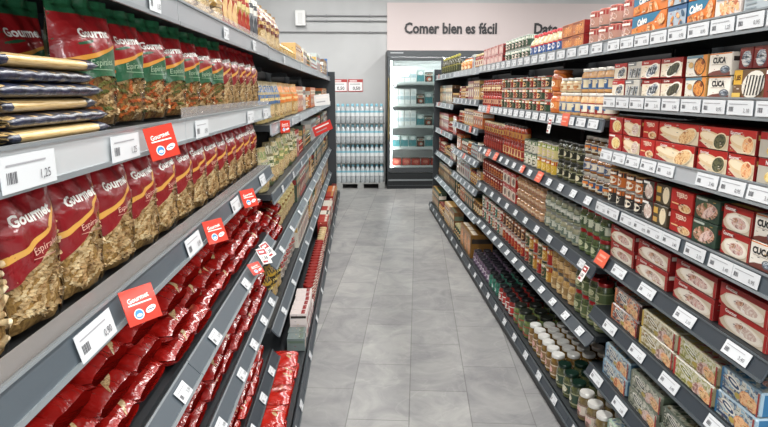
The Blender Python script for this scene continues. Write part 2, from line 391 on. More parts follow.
def standing_bag(kind, seed):
    w, h, T = .140, .222, .036
    fn = bagmap(w, h, T, seed)
    p = Proto('pasta_bag', 'pasta bag', bag_body(fn, w, h, FILM).mesh('pasta_bag'))
    shape = 'tube' if kind == 'macaroni' else 'twist'
    edge = lambda u: h * (.47 + .9 * u / w * .30 + .04 * math.sin(u * 30)) if kind != 'tri' else h * (.36 + .05 * math.sin(u * 22 + 1))
    p.part('pasta', pasta_fill(fn, w, h, edge, ['tan', 'tan', 'pale'] if kind != 'tri' else ['tan', 'green', 'orange', 'tan'], shape, seed), kind='stuff')
    b = MB(); us = [w * (i / 26 - .5) for i in range(27)]
    F = Face(b, fn)
    if kind != 'tri':
        F.band(us, edge, lambda u: h, BURG, 18)
        sw = lambda u: h * (.615 + .30 * u / w + .22 * (u / w) ** 2)
        F.band([u for u in us if u > -.48 * w], lambda u: sw(u) - .0105 * (.5 - u / w) ** .7 - .001, lambda u: sw(u) + .003 * (.5 + u / w), GOLD, 2)
        F.text('Gourmet', .002, h * .755, .0150, WHITE, .035, 0, .10, .094)
        F.text('Macarrón' if kind == 'macaroni' else 'Espirales', .012, h * .555, .0105, mat('e6b9a6', .4), .0, 0, .22, .075)
        F.rect(-.016, h * .485, .034, h * .491, mat('c88f80', .4), 6, 1)
    else:
        F.band(us, edge, lambda u: h, GREEN, 18)
        lo = lambda u: h * (.585 + .16 * u / w + .05 * (u / w) ** 2)
        F.band(us, lo, lambda u: h * .87, WRED, 8)
        F.band(us, lambda u: lo(u) - .003 - .006 * (.5 - u / w), lambda u: lo(u) + .0015, mat('d9963c', .35), 2)
        F.text('Gourmet', .004, h * .735, .0145, WHITE, .035, 0, .06, .092)
        F.text('Espirales', .010, h * .515, .0115, mat('a9c0a2', .4), .0, 0, .08, .075)
        F.rect(-.02, h * .455, .036, h * .461, mat('8fb090', .4), 6, 1)
    Bk = Face(b, lambda u, v, hh: fn(u, v, hh, 1)); Bk.band(us[::-1], edge, lambda u: h, BURG if kind != 'tri' else GREEN, 12)
    p.part('printed_wrapper', b.mesh('printed_wrapper'))
    return p
BAGS = {k: [standing_bag(k, 10 * i + s) for s in range(3)] for i, k in enumerate(('spiral', 'macaroni', 'tri'))}
JIT = lambda a: RN.uniform(-a, a)
def place(side, y, z, d, xf=None, yaw=0., tip=0.):
    """base-centre of a thing whose front stands at distance xf from the aisle centre plane"""
    sg = 1 if side == 'R' else -1
    X = sg * (xf + d / 2)
    return Matrix.Translation((X, y, z)) @ Matrix.Rotation((-PI / 2 if side == 'R' else PI / 2) + yaw, 4, 'Z') @ Matrix.Rotation(tip, 4, 'X')
CNT = {}
def nth(key): CNT[key] = CNT.get(key, 0) + 1; return ordw(CNT[key])
# second pasta shelf
for i, (y, yaw) in enumerate([(1.112, -.32), (1.265, -.34), (1.412, -.34), (1.562, -.34), (1.712, -.34), (1.862, -.34), (2.012, -.34)]):
    put(BAGS['tri'][i % 3], place('L', y, 1.4855, .07, .452, yaw + JIT(.05), JIT(.012)), 'green and red bag of tricolour spirals, %s from the spaghetti stack' % nth('tri'), 'tricolour pasta bags')
for i, y in enumerate((1.01, 1.165)):
    put(BAGS['tri'][i], place('L', y - .06, 1.4855, .06, .575, -.3), 'green tricolour pasta bag standing behind the spaghetti stack, %s one' % ('dim nearer', 'dim farther')[i], 'tricolour pasta bags')
for i in range(5):
    put(BAGS['spiral'][i % 3], place('L', 2.17 + .138 * i, 1.4855, .07, .45, -.24 + JIT(.06), JIT(.012)), 'burgundy spiral pasta bag beyond the green bags, %s after them' % nth('b2'), 'burgundy bags on the second pasta shelf')
for i in range(15):
    y = .54 + .148 * i
    k = 'macaroni' if i == 1 else 'spiral'
    lab = 'burgundy bag of macaroni at the camera end of the third pasta shelf' if i == 1 else 'burgundy bag of pasta spirals, %s from the camera on the third pasta shelf' % nth('b3')
    put(BAGS[k][i % 3], place('L', y, 1.2155, .07, .446, -.2 + JIT(.06), JIT(.012)), lab, 'burgundy bags on the third pasta shelf')
# spaghetti packs, lying
def spaghetti(seed):
    r = random.Random(seed); b = MB(); L, W, Hh = .285, .085, .0185
    strand = noisy('spaghetti_strands', ('a98448', 'dcc089', 'b99556'), 30, .4, .4, .0, stretch=(.6, 22, 22))
    n = 14
    prof = [(math.copysign(abs(math.cos(2 * PI * i / n)) ** .7, math.cos(2 * PI * i / n)) * W / 2, Hh / 2 + math.copysign(abs(math.sin(2 * PI * i / n)) ** .7, math.sin(2 * PI * i / n)) * Hh / 2) for i in range(n)]
    xs = [(-.5, .15), (-.47, .7), (-.43, 1), (-.2, 1), (0, 1), (.2, 1), (.43, 1), (.47, .7), (.5, .15)]
    def ring(i, k): return [(xs[i][0] * L, y, Hh / 2 + (z - Hh / 2) * xs[i][1] * k) for y, z in prof]
    vs = [v for i in range(9) for v in ring(i, 1)]
    b.add(vs, [(i * n + q, i * n + (q + 1) % n, (i + 1) * n + (q + 1) % n, (i + 1) * n + q) for i in range(8) for q in range(n)], strand, True)
    p = Proto('spaghetti_pack', 'spaghetti pack', b.mesh('spaghetti_pack'))
    navy = noisy('navy_film', ('0c1322', '182440', '090e1a'), 30, .3, .35, .9)
    cuts = ((-.5, -.40), (.36, .5)) if seed % 2 == 0 else ((-.5, .5),)
    for a0, a1 in cuts:
        b = MB(); vs = []; nn = 4 if a1 - a0 < .5 else 16
        for t in range(nn + 1):
            x = a0 + (a1 - a0) * t / nn; k = min(1, .2 + (.5 - abs(x)) / .07)
            vs += [(x * L, y * 1.02, Hh / 2 + (z - Hh / 2) * k * 1.07 + (.0012 * math.sin(x * 40 + y * 90) if z > Hh / 2 else 0)) for y, z in prof]
        b.add(vs, [(i * n + q, i * n + (q + 1) % n, (i + 1) * n + (q + 1) % n, (i + 1) * n + q) for i in range(nn) for q in range(n)], navy, True)
        p.part('printed_film', b.mesh('printed_film'), 'dark navy printed film')
    return p
SPAG = [spaghetti(i) for i in range(2)]
for i, k in enumerate((0, 1, 0, 1, 1, 0)):
    put(SPAG[k], Matrix.Translation((-.462 + JIT(.006), .882 + JIT(.012), 1.4835 + .0193 * i)) @ Matrix.Rotation(PI / 2 + JIT(.03), 4, 'Z'),
        '%s pack of spaghetti lying flat, %s counting up the stack by the green bags' % (('navy-ended tan', 'navy-wrapped')[k], ORD[i + 1]), 'stacked spaghetti packs')
# red bags lying flat, ends toward the aisle
REDF = noisy('red_film', ('86100c', 'a01710'), 5, .26, .75, 1.3, bs=(1.3, .4, 1))
ORF = noisy('orange_red_film', ('a31a12', 'bd2818'), 5, .26, .75, 1.2, bs=(1.3, .4, 1))
NEST = noisy('egg_pasta_nest', ('9a7c4c', 'cdb88c', '7a5430'), 60, .45, .4, 0, 4, 2.5)
def lying_bag(seed, win, film=None, wob=.85, e=4.5):
    w, h, T = .168, .27, .0275
    r = random.Random(seed); f0 = bagmap(w, h, T, seed, wob, e)
    fn = lambda u, v, hh, side=-1: (lambda q: (q[0], q[2], T + .005 - q[1]))(f0(u, v, hh, side))
    p = Proto('red_pasta_bag', 'pasta bag', bag_body(fn, w, h, film or REDF, 18, 28).mesh('red_pasta_bag'))
    b = MB(); F = Face(b, fn)
    F.rect(-.06, h * .40, .03, h * .60, mat('121112', .3, 0, .5), 8, 5)
    for k in range(5): F.rect(-.048 + .013 * k, h * .535, -.039 + .013 * k, h * .565, mat('d8cfc2', .4), 2, 2)
    F.ell(-.015, h * .46, .016, .012, mat('4a4644', .4), 0, 14, 2)
    p.part('front_label', b.mesh('front_label'), 'black printed label')
    b = MB(); F = Face(b, fn)
    if win == 0:
        for k in range(3): F.ell(r.uniform(-.045, .045), h * r.uniform(.06, .24), r.uniform(.012, .024), r.uniform(.004, .007), NEST, r.uniform(.2, 1.4), 14, 2)
    elif win == 1:
        F.ell(.015, h * .2, .044, .036, mat('a32a22', .3, 0, .6), .2, 22, 3); F.ell(.015, h * .2, .038, .031, noisy('sauce_photo', ('a02a20', '7c1412', 'b86a4a'), 55, .35, .5), .2, 22, 3)
    else:
        for k in range(3): F.ell(r.uniform(-.045, .045), h * r.uniform(.05, .16), r.uniform(.014, .03), r.uniform(.003, .006), NEST, r.uniform(.3, 1.2), 14, 2)
    p.part('window', b.mesh('window'), 'see-through patch with pasta inside' if win != 1 else 'printed plate of pasta')
    return p
RB = [lying_bag(60 + i, i % 3) for i in range(6)]
OB = [lying_bag(80 + i, i, ORF, 1.2, 2.6) for i in range(3)]
def red_stack(y0, n, z, tiers, xf, shelf, th=.0622, order=(1, 0, 2)):
    for i in range(n):
        for t in range(tiers):
            k = RB[(order[i % 3] + 3 * (t % 2)) % 6] if shelf == 'fourth' and i < 3 else RB[(i * 2 + t * 3 + (i * t) % 2) % 6]
            put(k, place('L', y0 + .177 * i + JIT(.003), z + th * t, 0, xf + JIT(.012) + .006 * t, JIT(.022), JIT(.003)),
                'red pasta bag lying flat on %s pasta shelf, %s from camera, %s in its pile' % (shelf, ordw(i + 1), ('bottom', 'second', 'third', 'topmost')[t]), 'red pasta bags on the %s pasta shelf' % shelf)
red_stack(.70, 12, .897, 4, .440, 'fourth')
red_stack(1.03, 10, .617, 3, .440, 'fifth')

# ------------------------------------------------------------------ cartons
def flatmap(w, d, ht=9.): return lambda u, v, h: (max(-w / 2 + .0008, min(w / 2 - .0008, u)), -d / 2 - h, max(.0008, min(ht - .0008, v)))
FOOD = {'tuna': noisy('tuna_photo', ('c9874c', 'efcf9a', 'a8632f'), 70, .4, .3), 'olive': noisy('mussel_photo', ('23271c', '6b6b4c', '2f3226'), 70, .35, .4),
        'salmon': noisy('salmon_photo', ('dd8a55', 'f2c896', 'bb6238'), 60, .4, .3), 'grey': noisy('sardine_photo', ('dcdcd8', '7f8fa0', '2c3640'), 45, .3, .4, 0, 2, 1.5, (1, 1, 3)),
        'stew': noisy('stew_photo', ('b4602a', 'e29a4a', '7c3416'), 60, .4, .3), 'white': noisy('squid_photo', ('e9ded2', 'c9a99a', 'f2ece4'), 55, .4, .3),
        'ham': noisy('seafood_photo', ('c98f84', 'e6cfc4', '9a6a60'), 60, .4, .3), 'leaf': noisy('meat_photo', ('4f5c34', 'b77a62', 'd8b49a', '3a4428'), 50, .4, .3),
        'cheese': noisy('yellow_photo', ('d9b45a', 'f0dc9c', 'c08f3a'), 60, .4, .3)}
def R_(h, c=.25): return mat(h, .38, 0, c)
RED = R_('a01a1c'); DRED = R_('6d1517'); BLACK = R_('17171a'); TEAL = R_('1f6f80'); BLUE = R_('2c5a86'); NAVY = R_('1b2c4a'); ORNG = R_('cf7129'); GREYB = R_('a8acad')
FLK = [R_(c) for c in ('efe8da', '2a2420', 'c9a45a', '8a1c1c', '5a6a5a', 'd8cfc0')]
def flecks(F, w, h, seed, n=9, v0=0.):
    r = random.Random(seed)
    for k in range(n):
        u, v = r.uniform(-.44, .36) * w, r.uniform(.06, .9) * h; a = r.uniform(.03, .12) * w; c = r.uniform(.015, .04) * h
        F.rect(u, v0 + v, min(u + a, w * .48), v0 + v + c, FLK[r.randrange(6)])
def carton(art, w, h, d, name='tuna_carton', cat='carton', bg='efe6d8', bev=.0012):
    b = MB(); b.box(-w / 2, -d / 2, 0, w / 2, d / 2, h, R_(bg), bev)
    F = Face(b, flatmap(w, d, h)); F.u = w; F.v = h
    art(F, w, h); flecks(F, w, h, int(w * 9000 + h * 700))
    for sx in (-1, 1):
        E = Face(b, lambda u, v, hh, sx=sx: (sx * (w / 2 + hh), u * sx, v)); E.rect(-d * .45, h * .62, d * .45, h * .82, FLK[int(w * 900 + h * 400) % 6]); flecks(E, d, h, int(w * 500), 6)
    T = Face(b, lambda u, v, hh: (u, v - d / 2, h + hh)); T.rect(-w * .44, d * .12, w * .44, d * .34, FLK[int(w * 700 + h * 300) % 6]); flecks(T, w, d, int(w * 600), 8)
    return Proto(name, cat, b.mesh(name))
def a_wrap(fill, top='b2241f'):
    def f(F, w, h):
        F.rect(-w / 2, h * .0, w / 2, h, R_('e3d2b4')); F.rect(-w / 2, h * .66, w / 2, h, R_(top)); F.poly([(-w / 2, h * .3), (w * .05, h * .66), (-w / 2, h * .66)], R_(top))
        F.poly([(-w / 2, 0), (-w * .12, 0), (-w / 2, h * .34)], RED)
        F.ell(-w * .05, h * .48, w * .42, h * .29, R_('e2c79c'), -.30 * h / w); F.ell(-w * .10, h * .53, w * .33, h * .18, R_('f0dfbf'), -.3 * h / w)
        F.ell(w * .24, h * .38, w * .23, h * .37, R_('ecd9b4'), .3); F.ell(w * .24, h * .38, w * .195, h * .32, FOOD[fill], .3)
        F.text('Gourmet', -w * .25, h * .84, h * .13, WHITE, .02, 0, 0, w * .4)
    return f
def a_tejero(F, w, h):
    F.rect(-w / 2, 0, w / 2, h, R_('b4221c')); F.text('TEJERO', 0, h * .76, h * .2, R_('f4d9c0'), .03, 0, 0, w * .82)
    F.ell(w * .18, h * .2, w * .28, h * .2, R_('e8c9a4')); F.ell(w * .22, h * .2, w * .2, h * .14, FOOD['tuna']); F.rect(-w * .42, h * .3, -w * .1, h * .36, R_('e8c08a'))
def a_cuca(F, w, h):
    F.rect(-w / 2, 0, w / 2, h, R_('ece6da')); F.rect(-w / 2, h * .94, w / 2, h, ORNG); F.text('CUCA', -w * .03, h * .68, h * .24, BLACK, .05, 0, 0, w * .74)
    F.rect(-w * .36, h * .48, w * .3, h * .51, R_('b4aa9c')); F.ell(w * .1, h * .02, w * .5, h * .26, R_('6a3a30'), 0, 24) if False else None
    F.poly([(-w / 2, 0), (w / 2, 0), (w / 2, h * .16), (w * .1, h * .25), (-w * .25, h * .2), (-w / 2, h * .1)], R_('6e3b32'))
    F.ell(w * .27, h * .26, w * .21, h * .17, R_('596068')); F.ell(w * .27, h * .28, w * .15, h * .11, FOOD['grey'])
def a_sard(fill='grey', top='b02420'):
    def f(F, w, h):
        F.rect(-w / 2, 0, w / 2, h, R_('e4d8c2')); F.rect(-w / 2, h * .74, w / 2, h, R_(top)); F.rect(-w / 2, 0, w / 2, h * .07, R_(top))
        F.ell(w * .1, h * .42, w * .36, h * .32, R_('f2ece0'), .35); F.ell(w * .1, h * .42, w * .30, h * .25, FOOD[fill], .35)
        for k in range(4): F.rect(-w * .12 + w * .12 * k, h * .24, -w * .07 + w * .12 * k, h * .6, R_('33373a'), 1, 1, w * .06)
        F.text('Gourmet', -w * .2, h * .87, h * .11, WHITE, .02, 0, 0, w * .46)
    return f
def a_gsard(F, w, h):
    F.rect(-w / 2, 0, w / 2, h, R_('c6c2b8'))
    for k in range(5): F.rect(-w * .4 + w * .16 * k, h * .1, -w * .3 + w * .16 * k, h * .62, (FOOD['grey'], R_('5b6064'))[k % 2], 1, 1, w * .1)
    F.rect(-w / 2, h * .78, w * .1, h, R_('7b7f80')); F.rect(-w * .45, h * .84, -w * .05, h * .9, WHITE)
def a_pan(F, w, h):
    F.rect(-w / 2, 0, w / 2, h, R_('dfd9cc')); F.rect(-w / 2, h * .86, w / 2, h, R_('5f8494')); F.rect(w * .3, 0, w / 2, h, R_('d88a40'))
    F.ell(w * .17, h * .46, w * .27, h * .42, R_('27231f')); F.ell(w * .17, h * .46, w * .235, h * .37, FOOD['stew']); F.ell(-w * .25, h * .55, w * .12, h * .14, R_('c9a36a'))
def a_stripe(F, w, h):
    F.rect(-w / 2, 0, w / 2, h, R_('6c5138')); F.rect(-w * .5, h * .5, -w * .22, h, R_('d7a840')); F.text('1,85', -w * .36, h * .74, h * .16, R_('5a3414'), .03, 0, 0, w * .2)
    F.ell(w * .16, h * .5, w * .36, h * .44, R_('e9e4d8'), .3)
    for k in range(6): F.rect(-w * .12 + w * .1 * k, h * .14, -w * .08 + w * .1 * k, h * .8, BLACK, 1, 1, w * .07)
    F.rect(-w * .48, h * .06, -w * .2, h * .22, R_('d9b65a'))
def a_calvo(F, w, h):
    F.rect(-w / 2, 0, w / 2, h, R_('d9772a')); F.poly([(-w / 2, h * .42), (w * .15, h * .60), (w * .34, h), (-w / 2, h)], R_('1a6f92'))
    F.text('Calvo', -w * .18, h * .69, h * .3, WHITE, .05, .1, .12, w * .5)
    r = random.Random(int(w * 1000))
    for k in range(7): F.ell(r.uniform(-.4, .42) * w, r.uniform(.1, .34) * h, w * .09, h * .1, FOOD['stew'] if k % 2 else FOOD['salmon'], r.uniform(0, 3))
    F.ell(w * .38, h * .6, w * .1, h * .24, FOOD['salmon'])
def a_blueor(F, w, h):
    F.rect(-w / 2, 0, w / 2, h, R_('aab7c2')); F.rect(-w / 2, h * .8, w / 2, h, BLUE)
    r = random.Random(4)
    for k in range(9): F.ell(r.uniform(-.4, .4) * w, r.uniform(.1, .75) * h, w * .11, h * .1, (FOOD['stew'], FOOD['salmon'], R_('38566e'))[k % 3], r.uniform(0, 3))
def a_hand(F, w, h):
    F.rect(-w / 2, 0, w / 2, h, R_('e2d5cc'))
    for k in range(4): F.ell(-w * .2 + w * .17 * k, h * (.35 + .06 * k), w * .08, h * .34, FOOD['salmon'], .6)
    F.rect(-w * .45, h * .72, w * .1, h * .82, R_('8a9298'))
def a_circle(F, w, h):
    F.rect(-w / 2, 0, w / 2, h, R_('a9b2b6')); F.ell(w * .2, h * .66, w * .22, h * .3, R_('e5e0d0')); F.ell(w * .2, h * .66, w * .17, h * .23, R_('cdb987')); F.rect(w * .1, h * .64, w * .3, h * .69, R_('6a6450'))
    for k in range(3): F.rect(-w * .44, h * (.2 + .16 * k), -w * .1, h * (.26 + .16 * k), R_('8b969c'))
def a_plate(fill='ham'):
    def f(F, w, h):
        F.rect(-w / 2, 0, w / 2, h, R_('d3c4ac'))
        F.poly([(-w / 2, h * .30), (-w * .36, h * .62), (-w * .1, h * .76), (w / 2, h * .74), (w / 2, h), (-w / 2, h)], R_('a3201c'))
        F.poly([(-w / 2, 0), (-w * .3, 0), (-w * .44, h * .14), (-w / 2, h * .34)], R_('a3201c')); F.rect(w * .44, 0, w / 2, h * .74, R_('a3201c'))
        F.ell(w * .03, h * .38, w * .41, h * .34, R_('ece2d0'), -.06, 28); F.ell(w * .03, h * .39, w * .36, h * .29, R_('f4ecde'), -.06, 28); F.ell(w * .07, h * .38, w * .25, h * .22, FOOD[fill], -.05, 22)
        F.ell(-w * .04, h * .46, w * .09, h * .09, FOOD['leaf'], .3); F.text('Gourmet', -w * .24, h * .87, h * .15, WHITE, .02, 0, 0, w * .36)
    return f
def a_nofr(F, w, h):
    F.rect(-w / 2, 0, w / 2, h, R_('b9b2a4')); F.rect(-w / 2, h * .7, w / 2, h, RED); F.text('NO FR', 0, h * .84, h * .17, WHITE, .03, 0, 0, w * .8)
    F.ell(w * .1, h * .35, w * .32, h * .26, FOOD['cheese'], .2); F.poly([(-w * .1, h * .5), (w * .1, h * .62), (w * .2, h * .5), (0, h * .42)], BLACK)
def a_egg(F, w, h):
    F.rect(-w / 2, 0, w / 2, h, R_('a8201e')); F.ell(w * .08, h * .45, w * .33, h * .36, R_('e9d9a8')); F.ell(w * .1, h * .45, w * .25, h * .27, FOOD['cheese']); F.rect(-w * .45, h * .82, 0, h * .92, WHITE)
def a_photo(fill, bg, tag=None):
    def f(F, w, h):
        F.rect(-w / 2, 0, w / 2, h, R_(bg)); F.ell(w * .06, h * .46, w * .36, h * .38, FOOD[fill], .2); F.rect(-w * .46, h * .82, w * .1, h * .94, WHITE if not tag else R_(tag))
    return f
def a_meat(F, w, h):
    F.rect(-w / 2, 0, w / 2, h, R_('2f4536')); F.ell(0, h * .42, w * .44, h * .36, FOOD['leaf'], .1); F.ell(w * .1, h * .4, w * .3, h * .2, FOOD['ham'], .5); F.rect(-w * .45, h * .84, w * .0, h * .93, R_('b9c2b4'))
def a_brown(F, w, h):
    F.rect(-w / 2, 0, w / 2, h, R_('4d4432')); F.ell(w * .2, h * .5, w * .22, h * .42, R_('e6d6b4'), -.1); F.rect(-w * .45, h * .55, -w * .15, h * .85, R_('cda24a')); F.rect(-w * .45, h * .12, -w * .15, h * .36, R_('c79a4e'))
EDGEC = {}
def stack(side, bayname, specs, z, th, xf, tiers=2, d=.10, group=None):
    """specs: (far edge, near edge, proto builder, desc). two-high columns of cartons, measured along the aisle"""
    for yf, yn, art, desc, *o in specs:
        o = o[0] if o else {}
        w = yf - yn - .004; n = o.get('n', 1); w1 = (yf - yn) / n - .004
        p = carton(art, w1, th - .002, o.get('d', d), o.get('name', 'fish_carton'), o.get('cat', 'carton'), o.get('bg') or {'a_tejero': 'a01c18', 'a_cuca': 'dcd4c6', 'a_gsard': 'a9a69c', 'a_pan': 'b98a4c', 'a_stripe': '5c4530', 'a_calvo': 'b4611f', 'a_blueor': '2c5a86', 'a_hand': 'c9bcb4', 'a_circle': '8f989c', 'a_nofr': '9a948a', 'a_egg': '96201e', 'a_meat': '2a3d30', 'a_brown': '423a2a'}.get(art.__name__, '7e1a1a'))
        for i in range(n):
            for t in range(o.get('t0', 0), o.get('tiers', tiers)):
                y = yn + (i + .5) * (yf - yn) / n
                tn = '' if o.get('tiers', tiers) == 1 else ('lower ', 'upper ')[t] if o.get('tiers', tiers) == 2 else ('bottom ', 'middle ', 'top ')[t]
                col = '' if n == 1 else ' (%s one)' % ('nearer', 'middle', 'farther')[i if n == 3 else i * 2] if n <= 3 else ' (%s along)' % ordw(i + 1)
                put(p, place(side, y + JIT(.001), z + th * t, o.get('d', d), xf + JIT(.004) + o.get('back', 0)), '%s%s%s on the %s' % (tn, desc, col, bayname), 'cartons on the %s' % bayname)
XF = 1.03
stack('R', 'near can bay top shelf', [
    (2.31, 2.05, a_calvo, 'wide teal and orange tuna carton'), (2.045, 1.925, a_blueor, 'pale blue carton with orange shells'),
    (1.918, 1.77, a_calvo, 'narrow teal and orange tuna carton'), (1.765, 1.642, a_hand, 'whitish carton with pink seafood'), (1.637, 1.50, a_circle, 'grey-blue carton with round seal')], 1.746, .076, XF)
stack('R', 'near can bay second shelf', [
    (2.44, 2.325, a_sard('grey'), 'red-topped grey sardine carton'), (2.32, 2.20, a_gsard, 'silver-grey sardine carton'), (2.195, 2.055, a_sard('grey', 'a3221f'), 'red-topped round sardine carton'),
    (2.05, 1.91, a_sard('olive', '8f1b1b'), 'red-topped dark mussel carton'), (1.89, 1.772, a_pan, 'white carton with orange pan'), (1.768, 1.657, a_cuca, 'white black-lettered carton with grey dish')], 1.528, .065, XF)
stack('R', 'near can bay second shelf', [(1.65, 1.515, a_stripe, 'brown carton with black-striped sardines', {'tiers': 1}), (1.51, 1.40, a_photo('ham', '7a2a22'), 'brown-red carton', {'tiers': 1})], 1.528, .08, XF)
stack('R', 'near can bay second shelf', [(1.648, 1.53, a_photo('grey', '6e1a1c', '8a2c2c'), 'dark red carton atop the striped one', {'tiers': 1, 'n': 2})], 1.609, .058, XF + .01)
stack('R', 'near can bay third shelf', [
    (2.435, 2.31, a_egg, 'red carton with yellow food'), (2.305, 2.16, a_wrap('white'), 'red and cream carton with pale wrap'), (2.155, 2.045, a_tejero, 'plain red white-lettered carton'),
    (2.04, 1.79, a_wrap('tuna'), 'longest red carton with tuna wrap'), (1.785, 1.632, a_wrap('olive'), 'red carton with black mussel wrap'), (1.628, 1.51, a_wrap('salmon'), 'red carton with salmon wrap'),
    (1.505, 1.395, a_nofr, 'grey and red carton with yellow food')], 1.318, .0665, XF)
stack('R', 'near can bay fourth shelf', [
    (2.105, 2.02, a_photo('white', '3a3a34'), 'dark carton with white photo'), (2.015, 1.915, a_brown, 'brown carton with cream oval'), (1.91, 1.775, a_tejero, 'plain red white-lettered carton'),
    (1.77, 1.64, a_meat, 'green carton with sliced meat'), (1.625, 1.493, a_plate('ham'), 'red carton with pale plate'), (1.488, 1.392, a_cuca, 'white black-lettered carton')], 1.099, .0715, XF)
stack('R', 'near can bay fifth shelf', [
    (2.375, 2.16, a_plate('ham'), 'farthest wide red plate carton'), (2.13, 1.895, a_plate('white'), 'second-farthest wide red plate carton'), (1.862, 1.63, a_plate('ham'), 'third-farthest wide red plate carton'), (1.612, 1.40, a_plate('white'), 'nearest wide red plate carton')], .883, .067, XF + .012)
for i, (ya, yb) in enumerate(((2.16, 2.13), (1.893, 1.864), (1.629, 1.613))):
    stack('R', 'near can bay fifth shelf', [(ya - .001, yb + .001, a_photo('grey', '20344f', '6d86a0'), 'narrow navy box between plate cartons, %s' % ('farthest gap', 'middle gap', 'nearest gap')[i], {'tiers': 1, 'd': .08})], .883, .12, XF + .05)

# multipacks: sleeve with printed front and top
def multipack(w, h, d, front, top, edge, art):
    b = MB(); b.box(-w / 2, -d / 2, 0, w / 2, d / 2, h, R_(top), .006)
    F = Face(b, flatmap(w * .97, d, h)); art(F, w * .97, h * .96); flecks(F, w * .97, h, int(w * 8000) + len(front), 12)
    T = Face(b, lambda u, v, hh: (u, v, h + hh)); art_top(T, w * .94, d * .92, front, edge)
    for sx in (-1, 1):
        E = Face(b, lambda u, v, hh, sx=sx: (sx * (w / 2 + hh), u * -sx, v)); E.rect(-d * .46, h * .06, d * .46, h * .94, R_(edge))
    return Proto('can_multipack', 'multipack', b.mesh('can_multipack'))
def busy(c):
    return noisy('print_' + ''.join(c), c, 34, .36, .35, 0, 1.5, 1.2, kind='noise')
def art_top(T, w, d, c, edge):
    T.rect(-w / 2, -d / 2, w / 2, d / 2, busy((c, 'b9b8a8', edge))); r = random.Random(c)
    for k in range(6): T.rect(-w * .42 + w * .14 * k, -d * .3 + r.uniform(0, .1) * d, -w * .36 + w * .14 * k, d * r.uniform(.05, .36), R_('d8d6c8') if k % 2 else R_(edge), 1, 1, w * .03)
    T.ell(w * .26, -d * .1, w * .16, d * .26, FOOD['ham'])
def a_multi(bg, txt, fill, band):
    def f(F, w, h):
        F.rect(-w / 2, 0, w / 2, h, busy((bg, 'd9d6c6', txt, bg))); F.rect(-w / 2, 0, -w * .44, h, R_(band))
        F.ell(-w * .16, h * .64, w * .2, h * .2, R_('e6e4da'), -.25); F.ell(-w * .16, h * .64, w * .16, h * .13, R_(txt), -.25); F.ell(-w * .16, h * .66, w * .1, h * .05, R_('e6e4da'), -.25)
        F.ell(w * .16, h * .36, w * .16, h * .3, FOOD[fill], .4); F.ell(w * .33, h * .32, w * .15, h * .3, FOOD['salmon'], -.2); F.ell(w * .30, h * .3, w * .08, h * .16, FOOD['tuna'], .2)
        F.ell(-w * .02, h * .25, w * .07, h * .12, R_('b7a04a')); F.rect(-w * .4, h * .14, -w * .12, h * .24, R_(txt)); F.rect(w * .46, 0, w * .5, h, R_('9a2420'))
    return f
def packs(y, proto, z, th, tiers, xf, d, desc):
    for t in range(tiers): put(proto, place('R', y, z + th * t, d, xf + .006 * t + JIT(.004), JIT(.02)), '%s %s' % (('lower', 'upper')[t], desc), 'can multipacks')
packs(2.19, multipack(.235, .064, .17, 'c9622e', '4a2a20', '22262c', a_multi('cc6a36', '22304a', 'salmon', 'd37b44')), .636, .066, 2, 1.036, .17, 'orange multipack of cans on the sixth near-bay shelf')
packs(1.932, multipack(.245, .064, .19, 'c2a54e', 'b7ad90', 'a98f3c', a_multi('cdbf98', '7d6b1e', 'ham', 'c8a94a')), .636, .066, 2, 1.036, .19, 'yellow and cream multipack of cans beside the orange one')
packs(1.685, multipack(.235, .064, .18, 'b9a14a', '8d8464', 'a3201c', a_multi('d2cba2', '8a8a2a', 'ham', 'b3221c')), .636, .066, 2, 1.036, .18, 'cream multipack of cans with a red end strip')
packs(1.478, multipack(.175, .07, .2, '2b6a92', '8fa6b4', '1f5a80', a_multi('8fb0c4', '1d3f66', 'salmon', '22658e')), .636, .072, 2, 1.036, .2, 'light blue multipack of cans at the bay end')
packs(2.24, multipack(.225, .068, .18, '7da0b8', '8ea6b2', '4d7390', a_multi('a9c0cc', '2a4a6a', 'salmon', '6c94b0')), .369, .07, 2, 1.036, .18, 'pale blue fish multipack on the seventh near-bay shelf')
packs(1.985, multipack(.235, .068, .2, '6f7560', '5c6452', '4a5444', a_multi('8c917c', '3a4438', 'ham', '6a705a')), .369, .07, 2, 1.036, .2, 'grey-green multipack with photo on the seventh near-bay shelf')
packs(1.735, multipack(.235, .06, .2, '40523c', '3c4a38', '6a5a30', a_multi('47563f', '2a3626', 'leaf', '37452f')), .369, .062, 2, 1.036, .2, 'dark green multipack on the seventh near-bay shelf')
packs(1.51, multipack(.2, .07, .2, '8a1a1a', '7a1717', '5a1212', a_multi('8f1d1d', 'e0c080', 'ham', '701414')), .369, .073, 1, 1.036, .2, 'dark red multipack on the seventh near-bay shelf')
packs(2.07, multipack(.19, .075, .16, '7d9488', '8fa08c', '4a6a80', a_multi('9db09a', '2a5a7a', 'cheese', '6c8a7c')), .107, .078, 2, .985, .16, 'pale green pack on the base shelf beside the white-lidded jars')
packs(1.86, multipack(.19, .075, .16, '14607c', '1b6a84', '0f4a60', a_multi('1f7a98', 'dfe8ea', 'white', '125a74')), .107, .078, 2, .985, .16, 'bright teal pack on the base shelf near the camera')

